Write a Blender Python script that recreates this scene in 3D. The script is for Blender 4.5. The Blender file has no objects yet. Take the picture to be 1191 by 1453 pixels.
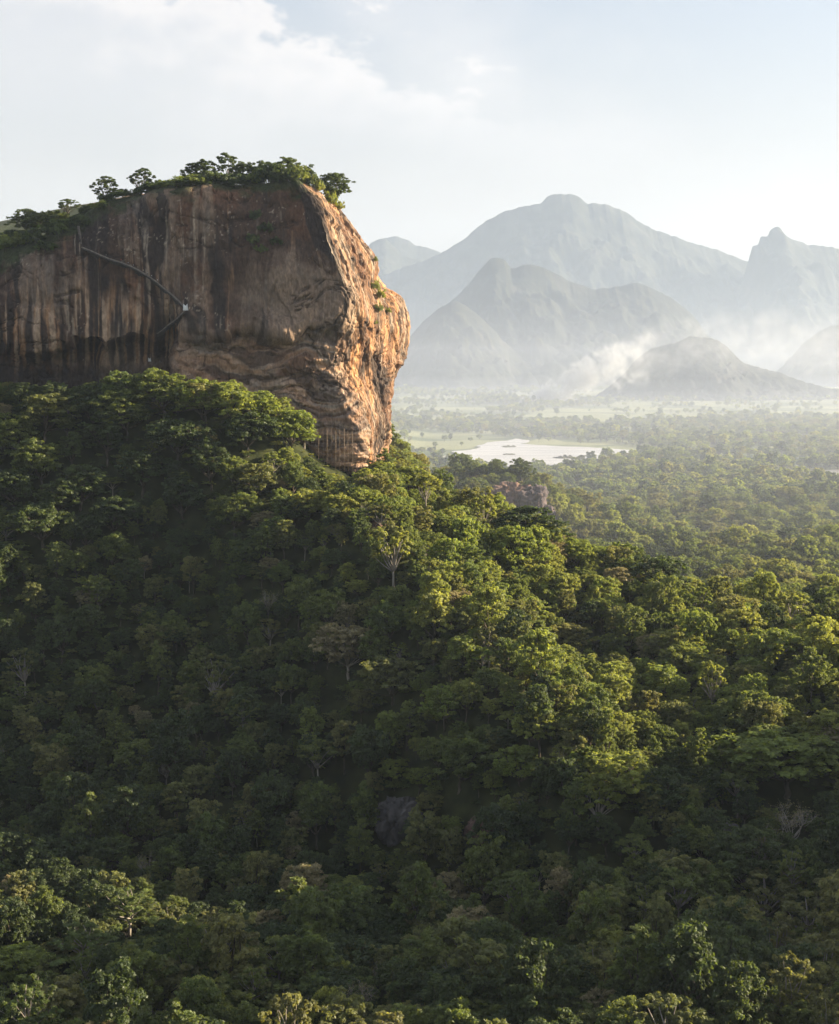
import bpy, bmesh, math, random
import numpy as np
from mathutils import Vector, Matrix

random.seed(7)
RNG = np.random.default_rng(7)
S = bpy.context.scene
COL = S.collection
R = math.radians

# ------------------------------------------------------------------ camera
PITCH = math.atan(206.5 / 2000.0)
cam_d = bpy.data.cameras.new('camera')
cam_d.sensor_fit = 'VERTICAL'
cam_d.sensor_height = 24.0
cam_d.lens = 24.0 * 2000.0 / 1453.0
cam_d.clip_start = 1.0
cam_d.clip_end = 60000.0
cam = bpy.data.objects.new('camera', cam_d)
cam.rotation_euler = (math.pi / 2 - PITCH, 0, 0)
COL.objects.link(cam)
S.camera = cam

# ------------------------------------------------------------------ sun, sky, exposure
SUN_AZ = 80.5      # degrees to the right of the view direction
SUN_EL = 20.5
HAZE = 0.000026
EXPOSURE = 1.78
sun_d = bpy.data.lights.new('sun', 'SUN')
sun_d.energy = 5.0
sun_d.angle = R(0.5)
sun_d.color = (1.0, 0.84, 0.60)
sun = bpy.data.objects.new('sun', sun_d)
sdir = Vector((math.sin(R(SUN_AZ)) * math.cos(R(SUN_EL)), math.cos(R(SUN_AZ)) * math.cos(R(SUN_EL)), math.sin(R(SUN_EL))))
sun.rotation_euler = sdir.to_track_quat('Z', 'Y').to_euler()
sun.location = sdir * 3000
COL.objects.link(sun)

W = bpy.data.worlds.new('World')
S.world = W
W.use_nodes = True


def build_world():
    nt = W.node_tree
    nt.nodes.clear()
    N = nt.nodes.new
    L = nt.links.new
    out = N('ShaderNodeOutputWorld')
    bg = N('ShaderNodeBackground')
    bg.inputs['Strength'].default_value = 0.058
    sky = N('ShaderNodeTexSky')
    sky.sky_type = 'NISHITA'
    sky.sun_disc = False
    sky.sun_elevation = R(SUN_EL)
    sky.sun_rotation = R(SUN_AZ)
    sky.air_density = 1.0
    sky.dust_density = 1.6
    sky.ozone_density = 1.0
    # clouds: drawn on the direction of the sky
    tc = N('ShaderNodeTexCoord')
    sep = N('ShaderNodeSeparateXYZ')
    L(tc.outputs['Generated'], sep.inputs[0])

    def m(op, a, b=None, c=None):
        n = N('ShaderNodeMath')
        n.operation = op
        for i, v in enumerate((a, b, c)):
            if v is None:
                continue
            if isinstance(v, (int, float)):
                n.inputs[i].default_value = v
            else:
                L(v, n.inputs[i])
        return n.outputs[0]
    yy = m('MAXIMUM', sep.outputs['Y'], 0.05)
    u = m('DIVIDE', sep.outputs['X'], yy)
    v = m('DIVIDE', sep.outputs['Z'], yy)
    cmb = N('ShaderNodeCombineXYZ')
    L(u, cmb.inputs[0]); L(m('MULTIPLY', v, 1.6), cmb.inputs[1])
    n1 = N('ShaderNodeTexNoise')
    n1.inputs['Scale'].default_value = 17.0
    n1.inputs['Detail'].default_value = 8.0
    n1.inputs['Roughness'].default_value = 0.6
    L(cmb.outputs[0], n1.inputs['Vector'])
    n2 = N('ShaderNodeTexNoise')
    n2.inputs['Scale'].default_value = 4.5
    n2.inputs['Detail'].default_value = 5.0
    L(cmb.outputs[0], n2.inputs['Vector'])

    def ss(x, a, b):
        n = N('ShaderNodeMapRange')
        n.interpolation_type = 'SMOOTHSTEP'
        n.inputs['From Min'].default_value = a
        n.inputs['From Max'].default_value = b
        L(x, n.inputs['Value'])
        return n.outputs['Result']
    puff = m('SUBTRACT', n1.outputs['Fac'], 0.5)
    # cumulus bank at the upper left: its top edge falls from left to right
    top = m('SUBTRACT', 0.203, m('MULTIPLY', u, 0.42))          # height of its upper edge
    d = m('ADD', m('SUBTRACT', top, v), m('MULTIPLY', puff, 0.23))
    bank = m('MULTIPLY', ss(d, -0.004, 0.022), ss(v, 0.13, 0.22))
    bank = m('MULTIPLY', bank, m('SUBTRACT', 1.0, ss(u, 0.02, 0.16)))
    bank = m('MULTIPLY', bank, m('SUBTRACT', 1.0, m('MULTIPLY', ss(d, 0.012, 0.085), 0.5)))
    wisp = m('MULTIPLY', ss(n2.outputs['Fac'], 0.40, 0.68), 0.55)
    wisp = m('MULTIPLY', wisp, ss(v, 0.05, 0.2))
    tuft = m('MULTIPLY', ss(m('ADD', n2.outputs['Fac'], m('MULTIPLY', puff, 0.5)), 0.52, 0.66), m('SUBTRACT', 1.0, ss(u, -0.30, -0.17)))
    tuft = m('MULTIPLY', m('MULTIPLY', tuft, ss(v, 0.18, 0.22)), 1.0)
    f = m('MINIMUM', m('ADD', m('MAXIMUM', bank, tuft), wisp), 1.0)
    hz = m('SUBTRACT', 1.0, m('MULTIPLY', ss(v, 0.04, 0.32), 0.62))
    hz = m('MULTIPLY', hz, m('SUBTRACT', 1.0, m('MULTIPLY', ss(v, 0.32, 1.1), 0.85)))
    veil = N('ShaderNodeMixRGB')
    L(m('MULTIPLY', hz, 0.85), veil.inputs['Fac'])
    L(sky.outputs['Color'], veil.inputs['Color1'])
    veil.inputs['Color2'].default_value = (3.5, 3.08, 2.75, 1)
    mix = N('ShaderNodeMixRGB')
    L(m('MULTIPLY', f, 0.85), mix.inputs['Fac'])
    L(veil.outputs['Color'], mix.inputs['Color1'])
    mix.inputs['Color2'].default_value = (4.9, 4.6, 4.45, 1)
    L(mix.outputs['Color'], bg.inputs['Color'])
    L(bg.outputs['Background'], out.inputs['Surface'])


build_world()
vs = S.view_settings
vs.view_transform = 'Standard'
vs.look = 'None'
vs.gamma = 1.0
vs.use_curve_mapping = False
vs.exposure = EXPOSURE
cy = S.cycles
cy.use_denoising = True
cy.max_bounces = 5
cy.diffuse_bounces = 2
cy.glossy_bounces = 1
cy.transmission_bounces = 3
cy.volume_bounces = 1
cy.transparent_max_bounces = 40
cy.caustics_reflective = False
cy.caustics_refractive = False
cy.use_adaptive_sampling = True
cy.adaptive_threshold = 0.015

# ------------------------------------------------------------------ geometry helpers
CP, SP = math.cos(PITCH), math.sin(PITCH)


def project(x, y, z):
    """world point -> pixel of the 1191x1453 photograph (used to lay the place out)"""
    dep = y * CP - z * SP
    up = y * SP + z * CP
    dep = np.maximum(dep, 1e-3)
    return 595.5 + 2000.0 * x / dep, 726.5 - 2000.0 * up / dep


def at(px, py, Y):
    """point at distance Y north of the viewpoint seen in direction (px, py)"""
    a = (px - 595.5) / 2000.0
    b = (726.5 - py) / 2000.0
    dy = CP + b * SP
    dz = -SP + b * CP
    return np.array(a) * Y / dy, Y + 0 * np.array(a), dz * Y / dy


def on_plane(px, py, z):
    a = (px - 595.5) / 2000.0
    b = (726.5 - py) / 2000.0
    dy = CP + b * SP
    dz = -SP + b * CP
    t = z / dz
    return a * t, dy * t


def hash3(ix, iy, iz, seed):
    h = (ix.astype(np.int64) * 374761393 + iy.astype(np.int64) * 668265263 + iz.astype(np.int64) * 2147483647 + seed * 1274126177) & 0xFFFFFFFF
    h = ((h ^ (h >> 13)) * 1274126177) & 0xFFFFFFFF
    h = ((h ^ (h >> 16)) * 2246822519) & 0xFFFFFFFF
    return ((h ^ (h >> 15)) & 0xFFFFFF) / float(0xFFFFFF) * 2.0 - 1.0


def vnoise(x, y, z, seed=0):
    x = np.asarray(x, float); y = np.asarray(y, float); z = np.asarray(z, float)
    x, y, z = np.broadcast_arrays(x, y, z)
    ix = np.floor(x); iy = np.floor(y); iz = np.floor(z)
    fx = x - ix; fy = y - iy; fz = z - iz
    fx = fx * fx * fx * (fx * (fx * 6 - 15) + 10)
    fy = fy * fy * fy * (fy * (fy * 6 - 15) + 10)
    fz = fz * fz * fz * (fz * (fz * 6 - 15) + 10)
    r = 0
    for dx in (0, 1):
        for dy in (0, 1):
            for dz in (0, 1):
                w = (fx if dx else 1 - fx) * (fy if dy else 1 - fy) * (fz if dz else 1 - fz)
                r = r + w * hash3(ix + dx, iy + dy, iz + dz, seed)
    return r


def fbm(x, y, z, octv=4, seed=0, gain=0.5):
    r = 0; a = 1.0; t = 0
    x = np.asarray(x, float); y = np.asarray(y, float); z = np.asarray(z, float)
    for o in range(octv):
        r = r + a * vnoise(x, y, z, seed + o * 17)
        t += a
        a *= gain
        x = x * 2.03 + 13.7; y = y * 2.03 + 5.1; z = z * 2.03 + 9.3
    return r / t * 1.6


def sstep(a, b, x):
    t = np.clip((x - a) / (b - a), 0, 1)
    return t * t * (3 - 2 * t)


def raw_mesh(name, verts, faces_flat, sizes, mats, midx=None, smooth=None, attrs=None):
    me = bpy.data.meshes.new(name)
    verts = np.asarray(verts, np.float32)
    faces_flat = np.asarray(faces_flat, np.int32)
    sizes = np.asarray(sizes, np.int32)
    me.vertices.add(len(verts))
    me.vertices.foreach_set('co', verts.ravel())
    me.loops.add(len(faces_flat))
    me.loops.foreach_set('vertex_index', faces_flat)
    me.polygons.add(len(sizes))
    starts = np.concatenate([[0], np.cumsum(sizes)[:-1]]).astype(np.int32)
    me.polygons.foreach_set('loop_start', starts)
    me.polygons.foreach_set('loop_total', sizes)
    for mt in mats:
        me.materials.append(mt)
    if midx is not None:
        me.polygons.foreach_set('material_index', np.asarray(midx, np.int32))
    if smooth is not None:
        if isinstance(smooth, bool):
            smooth = np.full(len(sizes), smooth)
        me.polygons.foreach_set('use_smooth', np.asarray(smooth, bool))
    me.update(calc_edges=True)
    for an, (dom, typ, val) in (attrs or {}).items():
        a = me.attributes.new(an, typ, dom)
        if typ == 'FLOAT_COLOR':
            a.data.foreach_set('color', np.asarray(val, np.float32).ravel())
        else:
            a.data.foreach_set('value', np.asarray(val).ravel())
    return me


def grid_faces(nu, nv, wrap=False):
    """quads of an nu x nv vertex grid, index = i*nv + j"""
    iu = np.arange(nu if wrap else nu - 1)
    jv = np.arange(nv - 1)
    I, J = np.meshgrid(iu, jv, indexing='ij')
    I2 = (I + 1) % nu
    f = np.stack([I * nv + J, I2 * nv + J, I2 * nv + J + 1, I * nv + J + 1], -1)
    return f.reshape(-1, 4)


class Geo:
    """collects shapes for ONE mesh"""
    def __init__(self):
        self.v = []; self.f = []; self.sz = []; self.mi = []; self.sm = []; self.t = []; self.n = 0

    def add(self, v, faces, mi=0, smooth=False, tint=0.5):
        v = np.asarray(v, float).reshape(-1, 3)
        faces = np.asarray(faces, np.int64)
        k = faces.shape[1]
        self.v.append(v)
        self.f.append((faces + self.n).ravel())
        self.sz.append(np.full(len(faces), k))
        self.mi.append(np.full(len(faces), mi))
        self.sm.append(np.full(len(faces), smooth))
        self.t.append(np.broadcast_to(np.asarray(tint, float), (len(faces),)).copy())
        self.n += len(v)
        return self

    def tube(self, pts, rads, sides=6, mi=0, cap=True):
        pts = np.asarray(pts, float); rads = np.asarray(rads, float)
        n = len(pts)
        tang = np.gradient(pts, axis=0)
        tang /= np.linalg.norm(tang, axis=1)[:, None] + 1e-9
        ref = np.where(np.abs(tang[:, 2:3]) > 0.9, np.array([[1.0, 0, 0]]), np.array([[0, 0, 1.0]]))
        a = np.cross(tang, ref); a /= np.linalg.norm(a, axis=1)[:, None] + 1e-9
        b = np.cross(tang, a)
        th = np.linspace(0, 2 * np.pi, sides, endpoint=False)
        ring = pts[:, None, :] + rads[:, None, None] * (np.cos(th)[None, :, None] * a[:, None, :] + np.sin(th)[None, :, None] * b[:, None, :])
        base = self.n
        i, j = np.meshgrid(np.arange(n - 1), np.arange(sides), indexing='ij')
        j2 = (j + 1) % sides
        f = np.stack([i * sides + j, i * sides + j2, (i + 1) * sides + j2, (i + 1) * sides + j], -1).reshape(-1, 4)
        self.add(ring.reshape(-1, 3), f, mi, True)
        if cap:
            self.f.append(np.arange(sides)[::-1] + base); self.sz.append(np.array([sides])); self.mi.append(np.array([mi])); self.sm.append(np.array([False])); self.t.append(np.array([.5]))
            self.f.append(np.arange(sides) + base + (n - 1) * sides); self.sz.append(np.array([sides])); self.mi.append(np.array([mi])); self.sm.append(np.array([False])); self.t.append(np.array([.5]))
        return self

    def box(self, c, d, rot=0.0, mi=0):
        c = np.asarray(c, float); hx, hy, hz = d[0] / 2, d[1] / 2, d[2] / 2
        v = np.array([[sx * hx, sy * hy, sz * hz] for sx in (-1, 1) for sy in (-1, 1) for sz in (-1, 1)])
        cr, sr = math.cos(rot), math.sin(rot)
        v = np.stack([v[:, 0] * cr - v[:, 1] * sr, v[:, 0] * sr + v[:, 1] * cr, v[:, 2]], -1) + c
        f = [[0, 1, 3, 2], [4, 6, 7, 5], [0, 4, 5, 1], [2, 3, 7, 6], [0, 2, 6, 4], [1, 5, 7, 3]]
        return self.add(v, f, mi)

    def merge(self, o, mi_off=0):
        for v, in zip(o.v):
            self.v.append(v)
        for f in o.f:
            self.f.append(f + self.n)
        self.sz += o.sz; self.mi += [m + mi_off for m in o.mi]; self.sm += o.sm; self.t += o.t
        self.n += o.n
        return self

    def mesh(self, name, mats):
        t = np.concatenate(self.t)
        return raw_mesh(name, np.concatenate(self.v), np.concatenate(self.f), np.concatenate(self.sz), mats,
                        np.concatenate(self.mi), np.concatenate(self.sm), {'tint': ('FACE', 'FLOAT', t)})


def link(name, data, parent=None, loc=None):
    o = bpy.data.objects.new(name, data)
    COL.objects.link(o)
    if parent is not None:
        o.parent = parent
    if loc is not None:
        o.location = loc
    return o


def empty(name, loc, rz=0.0):
    o = link(name, None, None, loc)
    o.empty_display_size = 1.0
    o.rotation_euler = (0, 0, rz)
    return o


def tag(o, label=None, cat=None, group=None, kind=None):
    if label: o['label'] = label
    if cat: o['category'] = cat
    if group: o['group'] = group
    if kind: o['kind'] = kind
    return o


# ------------------------------------------------------------------ materials
def new_mat(name):
    m = bpy.data.materials.new(name)
    m.use_nodes = True
    nt = m.node_tree
    nt.nodes.clear()
    return m, nt, nt.nodes.new, nt.links.new


def leaf_mat(name, c1, c2, trans=0.42, warm=1.0):
    m, nt, N, L = new_mat(name)
    out = N('ShaderNodeOutputMaterial')
    oi = N('ShaderNodeObjectInfo')
    at_ = N('ShaderNodeAttribute'); at_.attribute_name = 'tint'
    mix = N('ShaderNodeMixRGB')
    mix.inputs['Color1'].default_value = (*c1, 1); mix.inputs['Color2'].default_value = (*c2, 1)
    L(oi.outputs['Random'], mix.inputs['Fac'])
    mr = N('ShaderNodeMapRange')
    mr.inputs['To Min'].default_value = 0.6; mr.inputs['To Max'].default_value = 1.5
    L(at_.outputs['Fac'], mr.inputs['Value'])
    mul = N('ShaderNodeVectorMath'); mul.operation = 'SCALE'
    L(mix.outputs['Color'], mul.inputs[0]); L(mr.outputs['Result'], mul.inputs['Scale'])
    d = N('ShaderNodeBsdfDiffuse')
    L(mul.outputs[0], d.inputs['Color'])
    t = N('ShaderNodeBsdfTranslucent')
    tm = N('ShaderNodeVectorMath'); tm.operation = 'MULTIPLY'
    tm.inputs[1].default_value = (2.2 * warm, 2.0, 0.85)
    L(mul.outputs[0], tm.inputs[0]); L(tm.outputs[0], t.inputs['Color'])
    g = N('ShaderNodeBsdfGlossy'); g.inputs['Roughness'].default_value = 0.62
    g.inputs['Color'].default_value = (0.9, 0.9, 0.85, 1)
    ms = N('ShaderNodeMixShader'); ms.inputs['Fac'].default_value = trans
    L(d.outputs[0], ms.inputs[1]); L(t.outputs[0], ms.inputs[2])
    ms2 = N('ShaderNodeMixShader'); ms2.inputs['Fac'].default_value = 0.035
    L(ms.outputs[0], ms2.inputs[1]); L(g.outputs[0], ms2.inputs[2])
    L(ms2.outputs[0], out.inputs['Surface'])
    return m


def noise_mat(name, cols, scale, rough=0.9, bump=0.0, bump_scale=None, coord='Object', stretch=(1, 1, 1), detail=6):
    """colour ramp over a noise in the object's own coordinates"""
    m, nt, N, L = new_mat(name)
    out = N('ShaderNodeOutputMaterial')
    p = N('ShaderNodeBsdfPrincipled')
    p.inputs['Roughness'].default_value = rough
    p.inputs['Specular IOR Level'].default_value = 0.25
    tc = N('ShaderNodeTexCoord')
    mp = N('ShaderNodeMapping'); mp.inputs['Scale'].default_value = stretch
    L(tc.outputs[coord], mp.inputs['Vector'])
    n = N('ShaderNodeTexNoise'); n.inputs['Scale'].default_value = scale; n.inputs['Detail'].default_value = detail
    L(mp.outputs[0], n.inputs['Vector'])
    cr = N('ShaderNodeValToRGB')
    e = cr.color_ramp.elements
    lo, hi = 0.32, 0.68
    for i, c in enumerate(cols):
        pos = lo + (hi - lo) * i / max(1, len(cols) - 1)
        if i < 2:
            e[i].position = pos; e[i].color = (*c, 1)
        else:
            q = e.new(pos); q.color = (*c, 1)
    L(n.outputs['Fac'], cr.inputs['Fac']); L(cr.outputs['Color'], p.inputs['Base Color'])
    if bump:
        nb = N('ShaderNodeTexNoise'); nb.inputs['Scale'].default_value = bump_scale or scale * 4; nb.inputs['Detail'].default_value = 8
        L(mp.outputs[0], nb.inputs['Vector'])
        b = N('ShaderNodeBump'); b.inputs['Strength'].default_value = bump; b.inputs['Distance'].default_value = 1.0
        L(nb.outputs['Fac'], b.inputs['Height']); L(b.outputs[0], p.inputs['Normal'])
    L(p.outputs[0], out.inputs['Surface'])
    return m


LEAF = {
    'deep': leaf_mat('leaf_deep_green', (0.044, 0.07, 0.024), (0.074, 0.104, 0.032), 0.47),
    'mid': leaf_mat('leaf_mid_green', (0.096, 0.134, 0.036), (0.142, 0.172, 0.046), 0.54),
    'lime': leaf_mat('leaf_yellow_green', (0.165, 0.215, 0.052), (0.225, 0.245, 0.068), 0.57),
    'olive': leaf_mat('leaf_olive', (0.13, 0.15, 0.052), (0.18, 0.182, 0.07), 0.52),
    'tan': leaf_mat('leaf_pale_tan', (0.21, 0.19, 0.1), (0.26, 0.215, 0.125), 0.36, 0.9),
}
BARK = noise_mat('bark', [(0.05, 0.04, 0.03), (0.11, 0.09, 0.065), (0.17, 0.145, 0.11)], 1.2, 0.95, stretch=(1, 1, 0.3))
PALE_BARK = noise_mat('pale_bark', [(0.20, 0.17, 0.13), (0.32, 0.28, 0.23), (0.42, 0.38, 0.32)], 0.8, 0.9, stretch=(1, 1, 0.3))
#@@TERRAIN
# ------------------------------------------------------------------ terrain
PLAIN = -150.0
XS = np.array([-900, -500, -260, -138, -98, -74, -52, -20, 40, 95, 138, 190, 300, 500, 900.])
YC = np.array([850, 800, 765, 764, 764, 770, 783, 790, 760, 720, 680, 640, 600, 560, 520.])
ZC = np.array([-120, -45, -29, -23, -27, -42, -58, -70, -97, -114, -126, -131, -140, -146, -150.])


def smooth_interp(x, xp, fp):
    """monotone cubic (Fritsch-Carlson) interpolation"""
    xp = np.asarray(xp, float); fp = np.asarray(fp, float)
    h = np.diff(xp); dl = np.diff(fp) / h
    mm = np.zeros(len(xp))
    mm[0] = dl[0]; mm[-1] = dl[-1]
    for i in range(1, len(xp) - 1):
        if dl[i - 1] * dl[i] > 0:
            w1 = 2 * h[i] + h[i - 1]; w2 = h[i] + 2 * h[i - 1]
            mm[i] = (w1 + w2) / (w1 / dl[i - 1] + w2 / dl[i])
    x = np.clip(np.asarray(x, float), xp[0], xp[-1])
    k = np.clip(np.searchsorted(xp, x, 'right') - 1, 0, len(xp) - 2)
    t = (x - xp[k]) / h[k]
    h00 = 2 * t**3 - 3 * t**2 + 1; h10 = t**3 - 2 * t**2 + t
    h01 = -2 * t**3 + 3 * t**2; h11 = t**3 - t**2
    return h00 * fp[k] + h10 * h[k] * mm[k] + h01 * fp[k + 1] + h11 * h[k] * mm[k + 1]


def height(x, y):
    x = np.asarray(x, float); y = np.asarray(y, float)
    yc = smooth_interp(x, XS, YC)
    zc = smooth_interp(x, XS, ZC)
    T = np.interp(x, [-300, -100, 0, 150, 400], [320, 315, 300, 265, 230])
    zv = np.interp(x, [-300, -150, 0, 150, 400], [-236, -234, -208, -198, -185])
    t = yc - y
    s = np.clip(t / T, 0, 1)
    # the front slope starts gently and steepens below
    prof = 0.22 * s + 0.78 * s * s * (3 - 2 * s)
    left = sstep(-15, -130, x)
    prof = prof * (1 - left) + (1 - (1 - s) ** 2.2) * left
    zf = zc + (zv - zc) * prof
    nearp = np.interp(y, [-4000, -800, -200, 0, 100, 200, 330, 400, 450, 520], [-150, -120, -60, -42, -85, -140, -179, -193, -199, -215])
    k = 12.0
    zn = np.maximum(zf, nearp) + k * np.exp(-np.abs(zf - nearp) / k) * 0.35
    # behind the crest the hill falls to the plain
    wid = sstep(30, -40, x)
    L = 260 * wid
    Wd = 170 + 130 * wid
    q = sstep(0, 1, (-t - L) / Wd)
    zb = zc + (PLAIN - zc) * q
    z = np.where(t >= 0, zn, zb)
    # small wooded knoll with an outcrop beyond the spur
    z = z + 52 * np.exp(-(((x - 52) / 88) ** 2 + ((y - 1215) / 95) ** 2))
    # far plain rises softly towards the mountains
    z = z + np.interp(y, [3300, 4500, 5500, 6500, 8500, 14500], [0, 12, 28, 36, 46, 66])
    z = z + 185 * np.exp(-(((x - 360) / 95) ** 2 + ((y - 462) / 100) ** 2))      # unseen wooded hill added right of the view to shade the valley
    # the spur runs on towards the viewer as a low wooded rib
    xr_ = np.interp(y, [440, 480, 540, 620, 720, 780], [90, 75, 45, 5, -40, -60])
    z = z + np.interp(y, [440, 500, 560, 660, 745], [0, 32, 50, 42, 8]) * np.exp(-((x - xr_) / 46) ** 2)
    und = fbm(x / 130, y / 130, 0, 4, 3)
    flat = sstep(1900, 2300, y) * (1 - sstep(3100, 3600, y))
    z = z + und * (7.0 * (1 - sstep(900, 1500, y)) + 2.2 * (1 - flat) + 0.3)
    return z


def build_ground():
    rad = np.concatenate([np.linspace(20, 300, 15)[:-1], np.linspace(300, 1400, 150), np.geomspace(1400, 14800, 110)[1:]])
    ang = np.concatenate([np.linspace(-math.pi, -0.62, 50)[:-1], np.linspace(-0.62, 0.62, 420), np.linspace(0.62, math.pi, 50)[1:-1]])
    A, Rr = np.meshgrid(ang, rad, indexing='ij')
    X = np.sin(A) * Rr; Y = np.cos(A) * Rr
    Z = height(X, Y)
    v = np.stack([X, Y, Z], -1).reshape(-1, 3)
    f = grid_faces(len(ang), len(rad), wrap=True)[:, ::-1]
    c = len(v)
    nv = len(rad)
    v = np.concatenate([v, [[0, 0, height(0, 0) + 0]]])
    fan = np.array([[c, ((i + 1) % len(ang)) * nv, i * nv] for i in range(len(ang))])[:, ::-1]
    sizes = np.concatenate([np.full(len(f), 4), np.full(len(fan), 3)])
    flat = np.concatenate([f.ravel(), fan.ravel()])
    m, nt, N, L = new_mat('forest_floor_and_fields')
    out = N('ShaderNodeOutputMaterial')
    p = N('ShaderNodeBsdfPrincipled'); p.inputs['Roughness'].default_value = 1.0; p.inputs['Specular IOR Level'].default_value = 0.1
    geo = N('ShaderNodeNewGeometry')
    n1 = N('ShaderNodeTexNoise'); n1.inputs['Scale'].default_value = 0.006; n1.inputs['Detail'].default_value = 8
    n2 = N('ShaderNodeTexNoise'); n2.inputs['Scale'].default_value = 0.12; n2.inputs['Detail'].default_value = 6
    L(geo.outputs['Position'], n1.inputs['Vector']); L(geo.outputs['Position'], n2.inputs['Vector'])
    vo = N('ShaderNodeTexVoronoi'); vo.inputs['Scale'].default_value = 0.006
    L(geo.outputs['Position'], vo.inputs['Vector'])
    vs_ = N('ShaderNodeSeparateXYZ'); L(vo.outputs['Color'], vs_.inputs[0])
    at_ = N('ShaderNodeAttribute'); at_.attribute_name = 'field'
    r1 = N('ShaderNodeValToRGB')
    r1.color_ramp.elements[0].position = 0.35; r1.color_ramp.elements[0].color = (0.08, 0.105, 0.04, 1)
    r1.color_ramp.elements[1].position = 0.65; r1.color_ramp.elements[1].color = (0.23, 0.24, 0.115, 1)
    fm = N('ShaderNodeMath'); fm.operation = 'MULTIPLY_ADD'; fm.inputs[1].default_value = 0.45
    fm2 = N('ShaderNodeMath'); fm2.operation = 'MULTIPLY'; fm2.inputs[1].default_value = 0.62
    L(n1.outputs['Fac'], fm2.inputs[0]); L(vs_.outputs['X'], fm.inputs[0]); L(fm2.outputs[0], fm.inputs[2])
    L(fm.outputs[0], r1.inputs['Fac'])
    r2 = N('ShaderNodeValToRGB')
    r2.color_ramp.elements[0].position = 0.35; r2.color_ramp.elements[0].color = (0.020, 0.026, 0.010, 1)
    r2.color_ramp.elements[1].position = 0.7; r2.color_ramp.elements[1].color = (0.055, 0.060, 0.022, 1)
    L(n2.outputs['Fac'], r2.inputs['Fac'])
    mx = N('ShaderNodeMixRGB')
    L(at_.outputs['Fac'], mx.inputs['Fac']); L(r2.outputs['Color'], mx.inputs['Color1']); L(r1.outputs['Color'], mx.inputs['Color2'])
    L(mx.outputs['Color'], p.inputs['Base Color'])
    b = N('ShaderNodeBump'); b.inputs['Strength'].default_value = 0.6; b.inputs['Distance'].default_value = 1.5
    L(n2.outputs['Fac'], b.inputs['Height']); L(b.outputs[0], p.inputs['Normal'])
    L(p.outputs[0], out.inputs['Surface'])
    fld = np.concatenate([(sstep(1700, 2300, Y)).reshape(-1), [0]])
    me = raw_mesh('ground', v, flat, sizes, [m], None, True, {'field': ('POINT', 'FLOAT', fld)})
    return tag(link('ground', me), kind='structure')


build_ground()


# ------------------------------------------------------------------ lake and ponds
def inside(px, py, poly):
    r = np.zeros(np.shape(px), bool)
    n = len(poly)
    for i in range(n):
        x1, y1 = poly[i]; x2, y2 = poly[(i + 1) % n]
        c = ((y1 > py) != (y2 > py)) & (px < (x2 - x1) * (py - y1) / (y2 - y1 + 1e-9) + x1)
        r ^= c
    return r


LAKE = [(628, 648), (650, 641), (676, 634), (694, 628), (735, 622), (752, 624), (742, 630), (800, 634), (870, 636), (935, 640), (905, 649), (860, 654),
        (812, 658), (798, 668), (770, 676), (735, 675), (690, 668), (640, 657)]
POND = [(1085, 672), (1130, 668), (1191, 666), (1290, 668), (1290, 696), (1191, 694), (1140, 688), (1100, 682)]
WATER_Z = PLAIN + 2.2


def water_sheet(name, poly, mat, z, seed, jit):
    P = np.array(poly, float)
    X, Y = on_plane(P[:, 0], P[:, 1], z)
    pts = []
    n = len(P)
    for i in range(n):
        for t in np.linspace(0, 1, 24, endpoint=False):
            pts.append((X[i] * (1 - t) + X[(i + 1) % n] * t, Y[i] * (1 - t) + Y[(i + 1) % n] * t))
    pts = np.array(pts)
    pts[:, 0] += fbm(pts[:, 0] / 60, pts[:, 1] / 60, 0, 4, seed) * jit
    pts[:, 1] += fbm(pts[:, 0] / 60, pts[:, 1] / 60, 5, 4, seed + 3) * jit
    bm = bmesh.new()
    vs_ = [bm.verts.new((x, y, z)) for x, y in pts]
    f = bm.faces.new(vs_)
    if f.normal.z < 0:
        f.normal_flip()
    bmesh.ops.triangulate(bm, faces=[f])
    me = bpy.data.meshes.new(name)
    bm.normal_update()
    for f in bm.faces:
        if f.normal.z < 0:
            f.normal_flip()
    bm.to_mesh(me); bm.free()
    me.materials.append(mat)
    return tag(link(name, me), kind='structure'), pts


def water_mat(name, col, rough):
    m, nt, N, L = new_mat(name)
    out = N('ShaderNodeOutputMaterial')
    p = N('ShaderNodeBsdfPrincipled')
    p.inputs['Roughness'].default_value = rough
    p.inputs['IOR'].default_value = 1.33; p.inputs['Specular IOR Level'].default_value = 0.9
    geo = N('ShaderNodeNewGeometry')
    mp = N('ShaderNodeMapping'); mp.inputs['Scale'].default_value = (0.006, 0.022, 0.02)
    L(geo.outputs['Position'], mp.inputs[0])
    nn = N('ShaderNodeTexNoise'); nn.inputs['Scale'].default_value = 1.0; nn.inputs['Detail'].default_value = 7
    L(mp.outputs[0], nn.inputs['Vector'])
    cr = N('ShaderNodeValToRGB')  # paler and darker streaks paint reflections into the water colour
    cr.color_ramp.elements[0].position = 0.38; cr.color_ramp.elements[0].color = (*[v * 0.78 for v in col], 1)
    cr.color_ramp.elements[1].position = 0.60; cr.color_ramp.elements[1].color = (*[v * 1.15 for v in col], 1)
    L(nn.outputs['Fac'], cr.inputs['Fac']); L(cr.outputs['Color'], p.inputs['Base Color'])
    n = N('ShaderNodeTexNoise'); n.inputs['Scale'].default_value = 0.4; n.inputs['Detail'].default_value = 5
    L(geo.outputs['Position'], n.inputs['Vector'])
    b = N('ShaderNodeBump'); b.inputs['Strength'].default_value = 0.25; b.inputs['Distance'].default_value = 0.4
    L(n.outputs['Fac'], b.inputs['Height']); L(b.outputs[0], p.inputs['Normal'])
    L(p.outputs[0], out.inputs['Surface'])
    return m


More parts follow.
